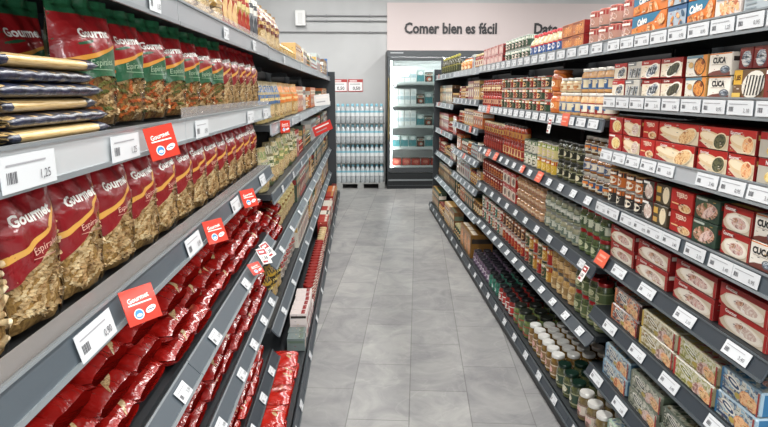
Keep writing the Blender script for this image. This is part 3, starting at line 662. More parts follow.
# ------------------------------------------------------------------ jars, cans, tubs, bottles
def cmap(R): return lambda u, v, h: ((R + h) * math.sin(u / R), -(R + h) * math.cos(u / R), v)
def jar(R, h, lid, content, label, name='food_jar', lidh=.16, style=0, parts=True, cat='jar'):
    n = 18
    cm = noisy('content_' + ''.join(content), content, 45, .25, .9)
    b = MB(); lh = h * lidh
    b.lathe([(R * .8, 0), (R * .97, h * .03), (R, h * .08), (R, h * .68), (R * .93, h * .76), (R * .8, h - lh * 1.05), (R * .8, h - lh * .9)], cm, n)
    p = Proto(name, cat)
    lb = MB() if parts else b
    F = Face(lb, cmap(R)); a = R * 2.2
    F.rect(-a, h * .16, a, h * .60, R_(label[0]), 14); F.rect(-a, h * .16, a, h * .22, R_(label[1]), 14); F.rect(-a, h * .55, a, h * .60, R_(label[1]), 14)
    if style == 0: F.ell(0, h * .38, R * .5, h * .13, R_(label[2]), 0, 14)
    elif style == 1: F.rect(-R * .7, h * .32, R * .7, h * .48, R_(label[2]), 8); F.ell(R * .2, h * .28, R * .3, h * .08, R_(label[1]), 0, 12)
    else: F.rect(-R * .5, h * .20, R * .5, h * .52, R_(label[2]), 6, 1); F.ell(0, h * .44, R * .35, h * .07, R_(label[0]), 0, 12)
    flecks(F, R * 1.7, h * .42, int(R * 9000) + len(content[0] + label[0]) + int(h * 900), 7, h * .17)
    tb = MB() if parts else b
    lm = mat(lid, .3, .3, .3); tb.lathe([(R * .86, h - lh), (R * .88, h - lh * .85), (R * .88, h - lh * .15), (R * .83, h)], lm, n)
    tb.lathe([(R * .66, h + .0003), (R * .60, h - .0006)], lm, n, caps=False) if parts else None
    p.own = b.mesh(name)
    if parts: p.part('label', lb.mesh('label')); p.part('lid', tb.mesh('lid'))
    return p
def can(R, h, top, body, band, photo=None, name='food_can', cat='can'):
    b = MB(); n = 18; met = mat('b6b3ac', .3, .8)
    b.lathe([(R * .95, 0), (R, .003), (R, .006)], met, n); b.lathe([(R * .985, .004), (R * .985, h - .004)], R_(body), n, caps=False); b.lathe([(R, h - .006), (R, h - .003), (R * .95, h)], mat(top, .3, .5), n)
    F = Face(b, cmap(R * .985)); a = R * 2.2
    F.rect(-a, h * .64, a, h * .9, R_(band), 12); F.ell(0, h * .36, R * .62, h * .22, FOOD[photo] if photo else R_('e9e0cc'), 0, 14); F.rect(-R * .6, h * .7, R * .6, h * .82, R_('ece6da'), 6); flecks(F, R * 1.8, h * .55, int(h * 5000) + int(body, 16) % 97, 8, h * .08)
    return Proto(name, cat, b.mesh(name))
def bottle(R, h, cap, body, label, name='sauce_bottle'):
    b = MB(); n = 16
    b.lathe([(R * .85, 0), (R, h * .03), (R, h * .55), (R * .8, h * .68), (R * .42, h * .8), (R * .36, h * .92)], noisy('content_' + body, (body, body), 30, .2, .9), n)
    lb = MB(); F = Face(lb, cmap(R)); F.rect(-R * 2, h * .12, R * 2, h * .5, R_(label[0]), 12); F.ell(0, h * .3, R * .6, h * .12, R_(label[1]), 0, 14); F.rect(-R * 2, h * .44, R * 2, h * .5, R_(label[2]), 12)
    c = MB(); c.lathe([(R * .46, h * .88), (R * .46, h * .98), (R * .38, h)], mat(cap, .4), 14)
    return Proto(name, 'bottle', b.mesh(name)).part('label', lb.mesh('label')).part('cap', c.mesh('cap'))
def pouch(w, h, T, cols, seed, name='food_pouch', cat='pouch', win=None):
    fn = bagmap(w, h, T, seed); m = noisy('pouch_' + cols[0], (cols[0], cols[0]), 8, .3, .6, .8)
    b = bag_body(fn, w, h, m, 12, 16); F = Face(b, fn)
    F.rect(-w * .46, h * .74, w * .46, h * .90, R_(cols[1]), 8, 3); F.rect(-w * .46, h * .02, w * .46, h * .1, R_(cols[2]), 8, 2)
    F.rect(-w * .42, h * .45, w * .42, h * .68, R_(cols[1]), 8, 3); F.ell(0, h * .27, w * .34, h * .16, win or R_(cols[2]), 0, 16, 2); F.rect(-w * .3, h * .53, w * .3, h * .6, R_(cols[2]), 6, 2)
    return Proto(name, cat, b.mesh(name))
TIER = {1: ('',), 2: ('lower ', 'upper '), 3: ('bottom ', 'middle ', 'top '), 4: ('bottom ', 'second-tier ', 'third-tier ', 'top ')}
ROWW = ('', 'second-row ', 'third-row ', 'fourth-row ', 'fifth-row ')
def row(side, yn, yf, protos, z, R, th, desc, where, tiers=1, rows=1, xf=XF, pitch=None, tip=0, yaw=0, jx=.001):
    """a run of round or upright packs from near edge yn to far edge yf"""
    P = pitch or 2 * R + .003
    n = max(1, int((yf - yn + .002) / P)); P = (yf - yn) / n
    if not isinstance(protos, list): protos = [protos]
    for k in range(rows):
        for t in range(tiers):
            for i in range(n):
                p = protos[(i * 2 + t + k) % len(protos)] if len(protos) > 1 else protos[0]
                put(p, place(side, yn + (i + .5) * P, z + th * t, 2 * R, xf + k * (2 * R + .0055) + JIT(jx) * (tiers < 3), yaw + JIT(.25 if not yaw else .05), tip),
                    '%s%s%s, %s from camera, %s' % (TIER[tiers][t], ROWW[k], desc, nth((desc, where, t, k)), where), '%ss, %s' % (desc, where))
# -- near bay
row('R', 2.12, 2.435, [can(.036, .07, 'a8a49a', '2d2b28', 'c06a2c', None, 'small_tin', 'tin'), can(.036, .07, 'b09060', 'b8662c', '3a332c', None, 'small_tin', 'tin')], 1.099, .036, .0715, 'small orange or dark tin', 'near can bay fourth shelf', 2)
row('R', 2.325, 2.44, can(.043, .072, 'a3584c', 'b08474', '96302c', 'ham', 'pate_tub', 'tub'), 1.746, .043, .0735, 'pink tub with red band', 'near can bay top shelf', 2, pitch=.055 * 2)
# -- middle bays, top shelf
T_ = 'middle can bays top shelf'
row('R', 2.46, 2.78, can(.043, .072, 'a3584c', 'b08474', '96302c', 'ham', 'pate_tub', 'tub'), 1.746, .043, .0735, 'pink tub with red band', T_, 2)
stack('R', T_, [(3.10, 2.79, a_photo('stew', 'b3642c', '7d3a1c'), 'orange-brown carton', {'n': 2, 'tiers': 2, 'name': 'food_carton'})], 1.746, .062, XF)
row('R', 3.12, 3.70, [bottle(.036, .128, 'b3262a', 'b9a680', ('2c5590', 'e6e2d8', 'b3262a')), bottle(.036, .12, '20242c', 'c3b48e', ('e6dcc0', '9a2a24', '2c4a7a'))], 1.746, .036, .1, 'small bottle with blue and red label', T_, 1)
row('R', 3.72, 4.32, can(.038, .07, '9aa39a', '2e4636', 'c9d2c0', 'white'), 1.746, .038, .072, 'dark green and white tin', T_, 2)
stack('R', T_, [(5.04, 4.36, a_photo('ham', 'c9938c', 'a3453c'), 'pinkish carton', {'n': 5, 'tiers': 2, 'name': 'food_carton'})], 1.746, .068, XF)
# -- second shelf
T_ = 'middle can bays second shelf'
BF = [jar(.0345, .108, 'e4e0d6', ('c9a070', 'd9b488'), ('e8e0cc', '8f2a24', '2e5c8c'), 'baby_food_jar', .13, 1), jar(.0345, .108, 'e4e0d6', ('c08a50', 'd0a068'), ('dccfae', '3a6a94', '24507c'), 'baby_food_jar', .13, 2)]
row('R', 2.475, 2.825, BF, 1.433, .0345, .1085, 'blue-labelled baby food jar', T_, 2)
row('R', 2.845, 3.12, BF[1], 1.433, .0345, .1085, 'tan baby food jar', T_, 1)
row('R', 2.845, 3.12, jar(.0345, .07, 'e4e0d6', ('d2ba90', 'dcc8a0'), ('e4d6b4', 'c08a60', 'a9713a'), 'baby_food_jar', .2, 1), 1.5425, .0345, .1, 'small cream baby food jar atop', T_, 1)
OJ = jar(.056, .112, 'c4703c', ('b4501c', 'd07a34'), ('d98a4c', 'c05a24', 'f2ead6'), 'big_jar', .15, 0)
for t in range(2): put(OJ, place('R', 3.215, 1.433 + .1125 * t, .112, XF), '%s large orange jar beside the baby food on the second can shelf' % ('lower', 'upper')[t])
SC = [can(.036, .066, '9a958c', '27402c', 'a82c24', 'olive'), can(.036, .066, '9a958c', '8a2420', 'd3a04a', 'leaf'), can(.036, .066, '8a3430', '2c2c24', '4a6a40', 'tuna')]
row('R', 3.29, 4.38, SC, 1.433, .036, .0665, 'small green and red can', T_, 3)
RJ = [jar(.035, .1, '8f2a22', ('8a1c14', 'a83020'), ('c9a080', '8a1e1a', '6a1414'), 'sauce_jar', .17, 0), jar(.035, .1, 'a8382c', ('7a1a12', '96281a'), ('8c201c', 'd0b080', 'e0d0a8'), 'sauce_jar', .17, 1)]
row('R', 4.40, 5.04, RJ, 1.433, .035, .1005, 'small red sauce jar', T_, 2)
# -- third shelf
T_ = 'middle can bays third shelf'
XT = XF + .02
row('R', 2.465, 2.78, [jar(.036, .083, 'b9b4a8', ('4a3018', '70502c'), ('2a4c74', 'd0c8b4', 'd07a30'), 'preserve_jar', .18, 1), jar(.036, .083, 'b9b4a8', ('7a4a20', 'a06a34'), ('e0d8c4', '2f507c', '2a4468'), 'preserve_jar', .18, 0)], 1.099, .036, .0835, 'blue and white labelled jar', T_, 3, xf=XT)
row('R', 2.79, 3.16, jar(.037, .1, '24261f', ('2a2c1c', '4a4a2c'), ('202418', '8a8a6a', 'd8d0b0'), 'olive_jar', .16, 0), 1.099, .037, .1005, 'dark olive jar', T_, 2, xf=XT)
row('R', 3.17, 3.52, [can(.04, .082, 'a8a49a', 'c9a83c', 'b03a24', 'cheese'), can(.04, .082, 'a8a49a', 'd8cc8c', '7d9a3c', 'white')], 1.099, .04, .083, 'yellow labelled can', T_, 2, xf=XT)
row('R', 3.54, 3.80, can(.04, .078, '3a4a3a', 'dcd8c8', '5a7a4a', 'olive'), 1.099, .04, .079, 'white and green can', T_, 2, xf=XT)
row('R', 3.82, 4.36, [jar(.034, .115, '8a2a22', ('7c1a12', '9a2a1c'), ('8a201a', 'c9a46a', 'd8c090'), 'sauce_jar', .15, 2), jar(.034, .115, '2c2420', ('9a3018', 'b04a24'), ('c08a4a', '7a1c16', '8a2018'), 'sauce_jar', .15, 0)], 1.099, .034, .1155, 'red tomato sauce jar', T_, 2, xf=XT)
row('R', 4.38, 5.04, [jar(.034, .115, '701c18', ('6a1610', '82221a'), ('7a1c18', '6a1414', 'a04030'), 'sauce_jar', .15, 2), jar(.034, .095, 'c9b890', ('8a2a16', 'a03c20'), ('c9a860', '8a2a1c', '7a1c16'), 'sauce_jar', .15, 0)], 1.099, .034, .1155, 'deep red or gold sauce jar', T_, 2, xf=XT)
# -- fourth shelf
T_ = 'middle can bays fourth shelf'
GJ = [jar(.038, .11, '9a1c1c', ('3c4a2c', '5a6a3c'), ('4a5a40', '7a8a60', 'c0c4a0'), 'vegetable_jar', .15, 0), jar(.038, .11, '9a1c1c', ('4a5a38', '707c4c'), ('c9ccb4', '4a6040', '3a5038'), 'vegetable_jar', .15, 2)]
row('R', 2.465, 2.78, GJ, .803, .038, .1105, 'red-lidded green vegetable jar', T_, 2, xf=XT)
row('R', 2.79, 3.32, [jar(.037, .098, '8f948c', ('8a8a70', 'a8a488'), ('d3d3c4', '7a8a7c', '5c6c60'), 'vegetable_jar', .14, 2), jar(.037, .098, '7f857c', ('7c8068', '9a9c80'), ('b9beb0', '4a5a4c', 'd8d8cc'), 'vegetable_jar', .14, 1)], .803, .037, .0985, 'pale grey-green labelled jar', T_, 2, xf=XT)
row('R', 3.34, 3.92, jar(.036, .066, 'b08a6a', ('b08458', 'c49a70'), ('c9a888', 'a8705c', 'e0c8a8'), 'bean_jar', .2, 1), .803, .036, .0665, 'small pinkish tan jar', T_, 3, xf=XT)
stack('R', T_, [(4.30, 3.94, a_sard('leaf', 'c02a22'), 'bright red carton', {'n': 3, 'tiers': 2, 'name': 'food_carton', 'bg': 'b0241e'})], .803, .10, XT)
row('R', 4.32, 5.04, can(.037, .095, '8a3a34', '7a1e1a', '8e2822', 'stew'), .803, .037, .0955, 'dark red can', T_, 2, xf=XT)
# -- fifth shelf
T_ = 'middle can bays fifth shelf'
XU = XF + .025
row('R', 2.465, 2.80, jar(.04, .115, '9a1c1c', ('3e4a30', '6a7448'), ('52603c', '8a9068', 'b8b890'), 'vegetable_jar', .15, 0), .488, .04, .1155, 'red-lidded green pickle jar', T_, 2, 2, xf=XU)
row('R', 2.81, 3.16, [jar(.04, .115, '6a6258', ('b08a50', 'd8b880'), ('9a7a4c', 'c9aa78', 'e3d0a4'), 'bean_jar', .14, 0), jar(.04, .115, '7a5a3c', ('c9a468', 'a07a44'), ('d0b080', '7c5a34', 'a8844c'), 'bean_jar', .14, 2)], .488, .04, .1155, 'beige bean jar', T_, 2, 2, xf=XU)
row('R', 3.17, 3.70, [can(.038, .1, '9a958c', 'c08a30', 'a02a20', 'cheese'), can(.038, .1, '9a958c', 'a02420', 'd8b060', 'leaf'), can(.038, .1, '3a3c3a', '3f5238', 'c9b890', 'leaf')], .488, .038, .1005, 'yellow, red or green can', T_, 2, xf=XU)
row('R', 3.72, 4.30, [can(.038, .1, '9a958c', 'a32420', 'e0d8c8', 'stew'), can(.038, .1, '9a958c', '4a2a20', 'b06a40', 'tuna')], .488, .038, .1005, 'red or brown can', T_, 2, xf=XU)
row('R', 4.32, 5.04, [can(.038, .1, '9a958c', 'c9c4b8', 'b0241e', 'stew'), can(.038, .1, '9a958c', '9a201c', 'e0dccf', None), can(.038, .1, '5a6a5c', '2f7060', 'd8d4c8', None)], .488, .038, .1005, 'red, white or green can', T_, 2, xf=XU)
# -- base shelf
T_ = 'can side base shelf'
XB = .975
WL = jar(.037, .13, 'dcdad4', ('5a4a2c', '7a6a44'), ('c9beb0', '7a5a50', 'd8b0a8'), 'lidded_jar', .14, 1)
row('R', 2.19, 2.47, WL, .106, .037, .1, 'white-lidded olive jar', T_, 1, 3, xf=XB)
row('R', 2.48, 2.77, jar(.038, .125, '10291f', ('3a4028', '5c603c'), ('2c4434', '8a8a6c', 'd0ccb4'), 'lidded_jar', .14, 0), .106, .038, .1, 'jar with dark green lid', T_, 1, 4, xf=XB)
row('R', 2.78, 3.26, jar(.037, .13, 'e2e1dc', ('5c4420', '80642f'), ('8a6a48', 'c9b8a0', 'd8a8a0'), 'lidded_jar', .14, 0), .106, .037, .1, 'white-lidded brown jar', T_, 1, 4, xf=XB)
row('R', 3.28, 3.62, jar(.044, .125, '22251f', ('4a5a34', '707c48'), ('5c6c44', '9a3a2c', '8a9468'), 'lidded_jar', .15, 1), .106, .044, .1, 'wide green jar with dark lid', T_, 1, 3, xf=XB)
row('R', 3.64, 4.02, [jar(.037, .115, '1c1d1f', ('6a1a18', '8a2a24'), ('b02a26', 'e0dcd4', 'd8d0c8'), 'lidded_jar', .14, 0)], .106, .037, .1, 'black-lidded red and white jar', T_, 1, 3, xf=XB)
row('R', 4.04, 4.34, [jar(.037, .115, '1c1d1f', ('2a5a4a', '3a7060'), ('2a7a66', '1c4a3e', 'b8d0c8'), 'lidded_jar', .14, 0)], .106, .037, .1, 'teal jar with black lid', T_, 1, 3, xf=XB)
row('R', 4.36, 4.96, [jar(.037, .115, '2a2830', ('4a3a4c', '6a5a6c'), ('c9c0c8', '5a4a64', '6a4a70'), 'lidded_jar', .14, 1)], .106, .037, .1, 'dark-lidded purple and white jar', T_, 1, 3, xf=XB)
stack('R', T_, [(5.60, 5.06, a_photo('stew', '7a5626', '96692f'), 'large tan carton', {'n': 3, 'tiers': 1, 'd': .2, 'name': 'food_carton', 'bg': '73501f'})], .106, .21, XB)
# -- far can bays
PAL = [('8a1e1a', 'd8c090', 'e6dccb'), ('c9a060', '7a2a1c', 'ece2cc'), ('c96a2c', 'e8d8b8', '6a2a18'), ('d8d2c4', '4a6a5a', 'a02a24'), ('3a4a38', 'b8ae84', 'c87a3a'), ('a8382c', 'e2d6bc', '3a2a20'), ('6a4a2c', 'd0a860', 'e6d8b4'), ('b9c0bc', '7a8a90', 'b83a2c')]
def a_gen(c):
    def f(F, w, h):
        F.rect(-w / 2, 0, w / 2, h, R_(c[0])); F.rect(-w / 2, h * .66, w / 2, h * .86, R_(c[1])); F.ell(0, h * .34, w * .34, h * .22, R_(c[2])); F.ell(w * .05, h * .32, w * .2, h * .13, R_(c[1])); F.rect(-w * .3, h * .72, w * .3, h * .8, R_(c[2]))
    return f
CNAME = ['deep red', 'tan', 'orange', 'white and green', 'dark green', 'brick red', 'brown', 'pale grey']
GEN = {}
def gen(ci, w, h):
    k = (ci, round(w, 3), round(h, 3))
    if k not in GEN: GEN[k] = carton(a_gen(PAL[ci]), w, h, .1, 'food_carton', 'carton', PAL[ci][0])
    return GEN[k]
JARS_FAR = [jar(.04, .12, c[1], (c[0], c[0]), (c[2], c[1], c[0]), 'food_jar', .15, i % 3, parts=False) for i, c in enumerate(PAL)]
def far_run(side, y0, y1, z, th, tiers, xf, where, pick, seed):
    r = random.Random(seed); y = y0 + .01; blk = 0
    while y < y1 - .06:
        ci = r.choice(pick); w = r.choice((.09, .105, .12)); n = r.choice((2, 3, 4)); isjar = r.random() < .4
        if isjar: w = .084
        for i in range(n):
            if y + w > y1: break
            for t in range(tiers):
                nm = 'jar' if isjar else 'carton'
                key = (ci, nm, where, t)
                lab = '%s%s %s, %s such from camera, %s' % (TIER[tiers][t], CNAME[ci], nm, nth(key), where)
                if isjar: put(JARS_FAR[ci], place(side, y + w / 2, z + max(th, .1205) * t, .08, xf), lab, 'food packs, ' + where)
                else: put(gen(ci, w - .004, th - .002), place(side, y + w / 2, z + th * t, .1, xf), lab, 'food packs, ' + where)
            y += w
        y += .008
far_run('R', 5.07, 5.62, 1.739, .13, 1, XF, 'far can bay top shelf', [0, 5, 7], 3)
orange = pouch(.16, .12, .05, ('c9702c', 'e0a060', 'e8d8b0'), 5, 'orange_snack_bag', 'bag')
for i, y in enumerate((5.72, 5.90, 6.08)): put(orange, place('R', y, 1.739, .1, XF), 'orange crinkled bag on the far top can shelf, %s from the camera' % ORD[i + 1], 'orange bags')
oil = bottle(.03, .2, '9a923c', '3a3818', ('2f3620', 'a09a50', '8a8440'), 'oil_bottle')
oil_l = Proto('oil_bottle', 'bottle', oil.own); oil_l.parts = oil.parts
for i in range(8): put(oil, place('R', 6.47 + .16 * i, 1.736, .06, XF + .01), 'dark yellow-capped bottle on the far top can shelf, %s from the camera' % ORD[i + 1], 'oil bottles')
for zi, (z, _, _) in enumerate(LV_F1[1:]):
    far_run('R', 5.07, 6.40, z + .001, (.165, .15, .15, .16, .14)[zi], 1, XF + .02, ('second', 'third', 'fourth', 'fifth', 'sixth')[zi] + ' shelf of six-shelf far can bay', [[0, 5, 1], [2, 1, 5], [3, 7, 2], [3, 1, 7], [4, 2, 6]][zi], 20 + zi)
for zi, (z, _, _) in enumerate(LV_F2[1:]):
    far_run('R', 6.44, 7.83, z + .001, (.21, .2, .17, .2)[zi], 1, XF + .02, ('second', 'third', 'fourth', 'fifth')[zi] + ' shelf of can bay by fridge', [[4, 6], [0, 5, 1], [5, 1, 6], [4, 6, 1]][zi], 40 + zi)
far_run('R', 5.64, 7.83, .106, .22, 1, XB, 'far can side base shelf', [1, 6, 4, 7], 60)

# ------------------------------------------------------------------ pasta side: other packs
FR = .43
T_ = 'top pasta shelf'
row('L', 1.02, 2.06, pouch(.15, .13, .04, ('4a3a20', '8a6a30', 'b09058'), 71, 'brown_pasta_bag', 'pasta bag', NEST), 1.746, .04, .1, 'brown and gold pasta bag', T_, 1, 1, FR, .15, 0, -.25)
for nm, y0, y1, cols, hh in (('orange-red', 2.09, 2.34, ('9a3a26', 'b8805a', 'c9a878'), .27), ('yellow', 2.35, 2.59, ('a08a48', 'c9b880', '9a3222'), .25), ('grey and white', 2.60, 2.79, ('8a8c8c', 'd8d4cc', '4a4c50'), .27)):
    row('L', y0, y1, pouch(.062, hh, .022, cols, 73, 'long_pasta_pack', 'pasta pack'), 1.746, .022, .1, 'tall %s long-pasta pack' % nm, T_, 1, 1, FR + .01, .064, 0, -.2)
row('L', 2.83, 3.45, pouch(.14, .2, .04, ('8a6a38', '5c1816', 'b89a60'), 75, 'tan_pasta_bag', 'pasta bag', NEST), 1.742, .04, .1, 'tall tan pasta bag with dark red top', T_, 1, 1, FR, .145, 0, -.3)
row('L', 3.47, 4.28, pouch(.13, .085, .035, ('a07c30', 'c9a450', '6a4a1c'), 77, 'yellow_pasta_bag', 'pasta bag', NEST), 1.742, .035, .1, 'low yellow pasta bag', T_, 1, 1, FR, .135, 0, -.2)
far_run('L', 4.32, 5.80, 1.741, .14, 1, FR, 'top shelf of fourth pasta bay', [3, 4, 7, 1], 81)
far_run('L', 5.82, 7.28, 1.741, .20, 1, FR, 'top shelf of fifth pasta bay', [7, 5, 4], 82)
far_run('L', 7.32, 8.64, 1.741, .21, 1, FR, 'top shelf of pasta bay by water', [7, 6, 4, 1], 83)
T_ = 'second shelf of third pasta bay'
row('L', 2.83, 3.42, [pouch(.085, .2, .03, ('8a7c58', '3a5a80', 'd0b878'), 85, 'pasta_packet', 'pasta packet', NEST), pouch(.085, .19, .03, ('6a7a80', 'c9bda0', '3a4a60'), 185, 'pasta_packet', 'pasta packet', NEST)], 1.396, .03, .1, 'blue and tan packet', T_, 1, 1, FR, .098, 0, -.35, .012)
row('L', 3.44, 4.28, [pouch(.085, .2, .03, ('a07c44', 'c9702c', 'd8bc84'), 86, 'pasta_packet', 'pasta packet', NEST), pouch(.085, .18, .03, ('c07a30', '5a2a18', 'e0c080'), 186, 'pasta_packet', 'pasta packet', NEST)], 1.396, .03, .1, 'tan packet with orange band', T_, 1, 1, FR, .098, 0, -.35, .012)
T_ = 'third shelf of third pasta bay'
row('L', 2.83, 4.28, [pouch(.08, .215, .03, ('b0a070', '7a8a52', 'd8c890'), 87, 'pasta_packet', 'pasta packet', NEST), pouch(.08, .225, .03, ('6f6a48', 'c9c4a8', '4a5a34'), 88, 'pasta_packet', 'pasta packet', NEST), pouch(.08, .205, .03, ('c9bd94', '5a6a40', '9a8a50'), 188, 'pasta_packet', 'pasta packet', NEST)], 1.073, .03, .1, 'tall yellow-green packet', T_, 1, 1, FR + .01, .094, 0, -.35, .012)
T_ = 'fourth shelf of third pasta bay'
for i in range(3):
    for t in range(3):
        put(RB[(i + t) % 6], place('L', 2.925 + .177 * i, .755 + .0632 * t, 0, .443 + JIT(.008), JIT(.03)), 'red pasta bag lying on fourth shelf of third bay, %s pile, %s layer' % (ORD[i + 1], ('bottom', 'middle', 'top')[t]), 'red bags in the third bay')
row('L', 3.45, 4.28, pouch(.12, .21, .04, ('b5a468', 'd3c490', '8a6a34'), 89, 'beige_pasta_bag', 'pasta bag', NEST), .754, .04, .1, 'beige pasta bag', T_, 1, 1, FR + .03, .125, 0, -.2)
T_ = 'fifth shelf of third pasta bay'
row('L', 2.83, 3.5, [pouch(.13, .2, .045, ('c09a30', '2a2420', 'e0c870'), 90, 'yellow_pasta_bag', 'pasta bag', NEST), pouch(.13, .19, .045, ('b88a34', 'd8c8a0', '3a2c20'), 91, 'yellow_pasta_bag', 'pasta bag', NEST)], .41, .053, .1, 'yellow and black pasta bag', T_, 1, 2, FR + .03, .142, 0, -.12)
row('L', 3.52, 4.28, [pouch(.13, .17, .045, ('d0c8bc', 'b02a28', '8a8078'), 92, 'snack_bag', 'bag'), pouch(.13, .17, .045, ('b02a2a', 'e0d4c0', 'd8a0a0'), 93, 'snack_bag', 'bag')], .41, .053, .1, 'red or white bag', T_, 1, 2, FR + .03, .142, 0, -.12)
for zi, (z, _, _) in enumerate(LV_LF[1:]):
    for bi, (y0, y1, bn) in enumerate(((4.32, 5.78, 'fourth pasta bay'), (5.82, 7.28, 'fifth pasta bay'), (7.32, 8.82, 'pasta bay by water'))):
        far_run('L', y0, y1, z + .001, (.19, .2, .2, .19)[zi], 1, FR + .02, '%s shelf of %s' % (ORD[zi + 2], bn), [[1, 2, 0, 3], [3, 4, 5, 7], [1, 6, 5, 4], [0, 1, 3, 5]][zi], 100 + 5 * zi + bi)
# sixth shelf near bays: red and dark bags
for i in range(7):
    for t in range(2):
        put((RB + OB)[(i * 2 + t * 5) % 9], place('L', 1.45 + .177 * i, .309 + .0632 * t, 0, .443 + JIT(.008), JIT(.03)), 'red bag lying flat on sixth pasta shelf, %s from camera, %s layer' % (ORD[i + 1], ('lower', 'upper')[t]), 'red bags on the sixth pasta shelf')
# base shelf
BX = .315
for i in range(6):
    for t in range(2):
        put(OB[(i + t) % 3], place('L', 1.95 + .185 * i, .109 + .0632 * t, 0, BX + .005 + JIT(.008), JIT(.03)), 'bright red bag lying on pasta side base shelf, %s from camera, %s layer' % (ORD[i + 1], ('lower', 'upper')[t]), 'bright red bags on the base shelf')
def a_pink(F, w, h):
    F.rect(-w / 2, 0, w / 2, h, R_('dcd4d0')); F.rect(-w / 2, h * .7, w / 2, h, WHITE); F.ell(0, h * .4, w * .3, h * .2, R_('b84a4c')); F.rect(-w * .4, h * .08, w * .4, h * .18, R_('c98a88'))
stack('L', 'pasta side base shelf', [(3.86, 3.38, a_pink, 'white and pink carton', {'n': 6, 'tiers': 2, 'd': .1, 'name': 'food_carton', 'bg': 'd4c8c4'}), (3.37, 3.19, a_photo('white', '74807e', 'c9cfcc'), 'teal-grey carton', {'n': 2, 'tiers': 1, 'd': .1, 'name': 'food_carton', 'bg': '6c7876'})], .107, .075, BX)
row('L', 3.9, 5.2, can(.036, .075, 'a8322c', 'a81e1a', '7a1614', None, 'red_tin', 'tin'), .107, .036, .0755, 'bright red tin', 'pasta side base shelf', 2, 1, BX)
far_run('L', 5.25, 7.28, .107, .17, 1, BX, 'base shelf of pasta bays beyond red tins', [0, 5, 2, 3], 140)
far_run('L', 7.32, 8.8, .107, .17, 1, BX, 'base shelf of pasta bay by water', [2, 1, 5], 141)

# ------------------------------------------------------------------ price tags and promotion cards
def price_tag(price, w=.066, h=.036, red=False):
    b = MB(); b.box(-w / 2, -.0012, -h / 2, w / 2, 0, h / 2, mat('cfd2d4', .5))
    F = Face(b, lambda u, v, hh: (u, -.0012 - hh, v))
    r = random.Random(price)
    for k in range(7):
        x = -w * .42 + w * .026 * k; F.rect(x, -h * .26, x + w * (.012 if r.random() < .6 else .02), h * .06, mat('5a5a5e', .6)); F.h = .0003
    F.rect(-w * .42, h * .22, w * .30, h * .27, mat('9a9a9e', .6))
    F.text(price, w * .27, -h * .16, h * .27, mat('55555a', .6), .0, 0, 0, w * .3)
    return Proto('price_tag', 'price tag', b.mesh('price_tag'))
TAGS = [price_tag(x) for x in ('1,15', '2,10', '0,85', '1,55', '3,10', '2,45')]
TAGL = [price_tag(x, .122, .042) for x in ('1,25', '0,90')]
TAGW = [price_tag(x, .108, .038) for x in ('1,25', '2,10', '0,95', '3,40')]
def promo(w=.061, h=.061):
    b = MB(); b.box(-w / 2, -.0015, -h / 2, w / 2, 0, h / 2, mat('c5331f', .42, 0, .2))
    F = Face(b, lambda u, v, hh: (u, -.0015 - hh, v))
    F.text('Gourmet', -w * .02, h * .2, h * .14, WHITE, .02, 0, .10, w * .66); F.rect(-w * .36, h * .03, w * .34, h * .07, WHITE)
    F.ell(-w * .14, -h * .24, w * .15, h * .15, mat('e4ecf2', .4)); F.ell(-w * .14, -h * .24, w * .12, h * .12, mat('3f86c0', .4)); F.ell(-w * .14, -h * .27, w * .08, h * .05, mat('dfe8ee', .4))
    F.ell(w * .22, -h * .2, w * .17, h * .085, mat('f0efec', .4), .3); F.rect(w * .12, -h * .22, w * .32, -h * .19, mat('3a4a6a', .4), 1, 1, .0)
    return Proto('promotion_card', 'promotion card', b.mesh('promotion_card'))
def offer(w, h):
    b = MB(); b.box(-w / 2, -.0015, -h / 2, w / 2, 0, h / 2, mat('ece8e4', .5))
    F = Face(b, lambda u, v, hh: (u, -.0015 - hh, v))
    F.rect(-w * .44, h * .1, w * .44, h * .44, RED); F.rect(-w * .3, h * .22, w * .2, h * .32, WHITE); F.text('1,50', 0, -h * .12, h * .18, mat('1f1f22', .5), .03, 0, 0, w * .7); F.rect(-w * .4, -h * .42, w * .1, -h * .3, RED)
    return Proto('offer_card', 'offer card', b.mesh('offer_card'))
def salmon(w=.1, h=.06):
    b = MB(); b.box(-w / 2, -.0015, -h / 2, w / 2, 0, h / 2, mat('d5593c', .45, 0, .2))
    F = Face(b, lambda u, v, hh: (u, -.0015 - hh, v)); F.rect(-w * .3, h * .1, w * .3, h * .26, mat('e9a08c', .45)); F.rect(-w * .36, -h * .2, w * .2, -h * .1, mat('e9a08c', .45))
    return Proto('promotion_card', 'promotion card', b.mesh('promotion_card'))
PROMO = promo(); SALM = salmon(); SALMS = salmon(.06, .05); OFFER = offer(.05, .075)
SHELFW = ('top', 'second', 'third', 'fourth', 'fifth', 'sixth', 'seventh')
def onrail(side, y, zs, tilt, a=.5, lift=.0045, base=False, roll=0., dz=0., turn=0.):
    """matrix for a card lying on the price rail, a = height fraction on the rail"""
    lh = .045 if base else .052
    X = (XRB if side == 'R' else -XLB) if base else (XR if side == 'R' else -XL)
    t = .35 if base else tilt; zb = zs - lh + .006
    inw = a * lh * math.sin(t); z = zb + a * lh * math.cos(t) + dz
    xd = X + inw - lift * math.cos(t); z += lift * math.sin(t)
    sg = 1 if side == 'R' else -1
    return Matrix.Translation((sg * xd, y, z)) @ Matrix.Rotation(-PI / 2 if side == 'R' else PI / 2, 4, 'Z') @ Matrix.Rotation(turn, 4, 'Z') @ Matrix.Rotation(-t, 4, 'X') @ Matrix.Rotation(roll, 4, 'Y')
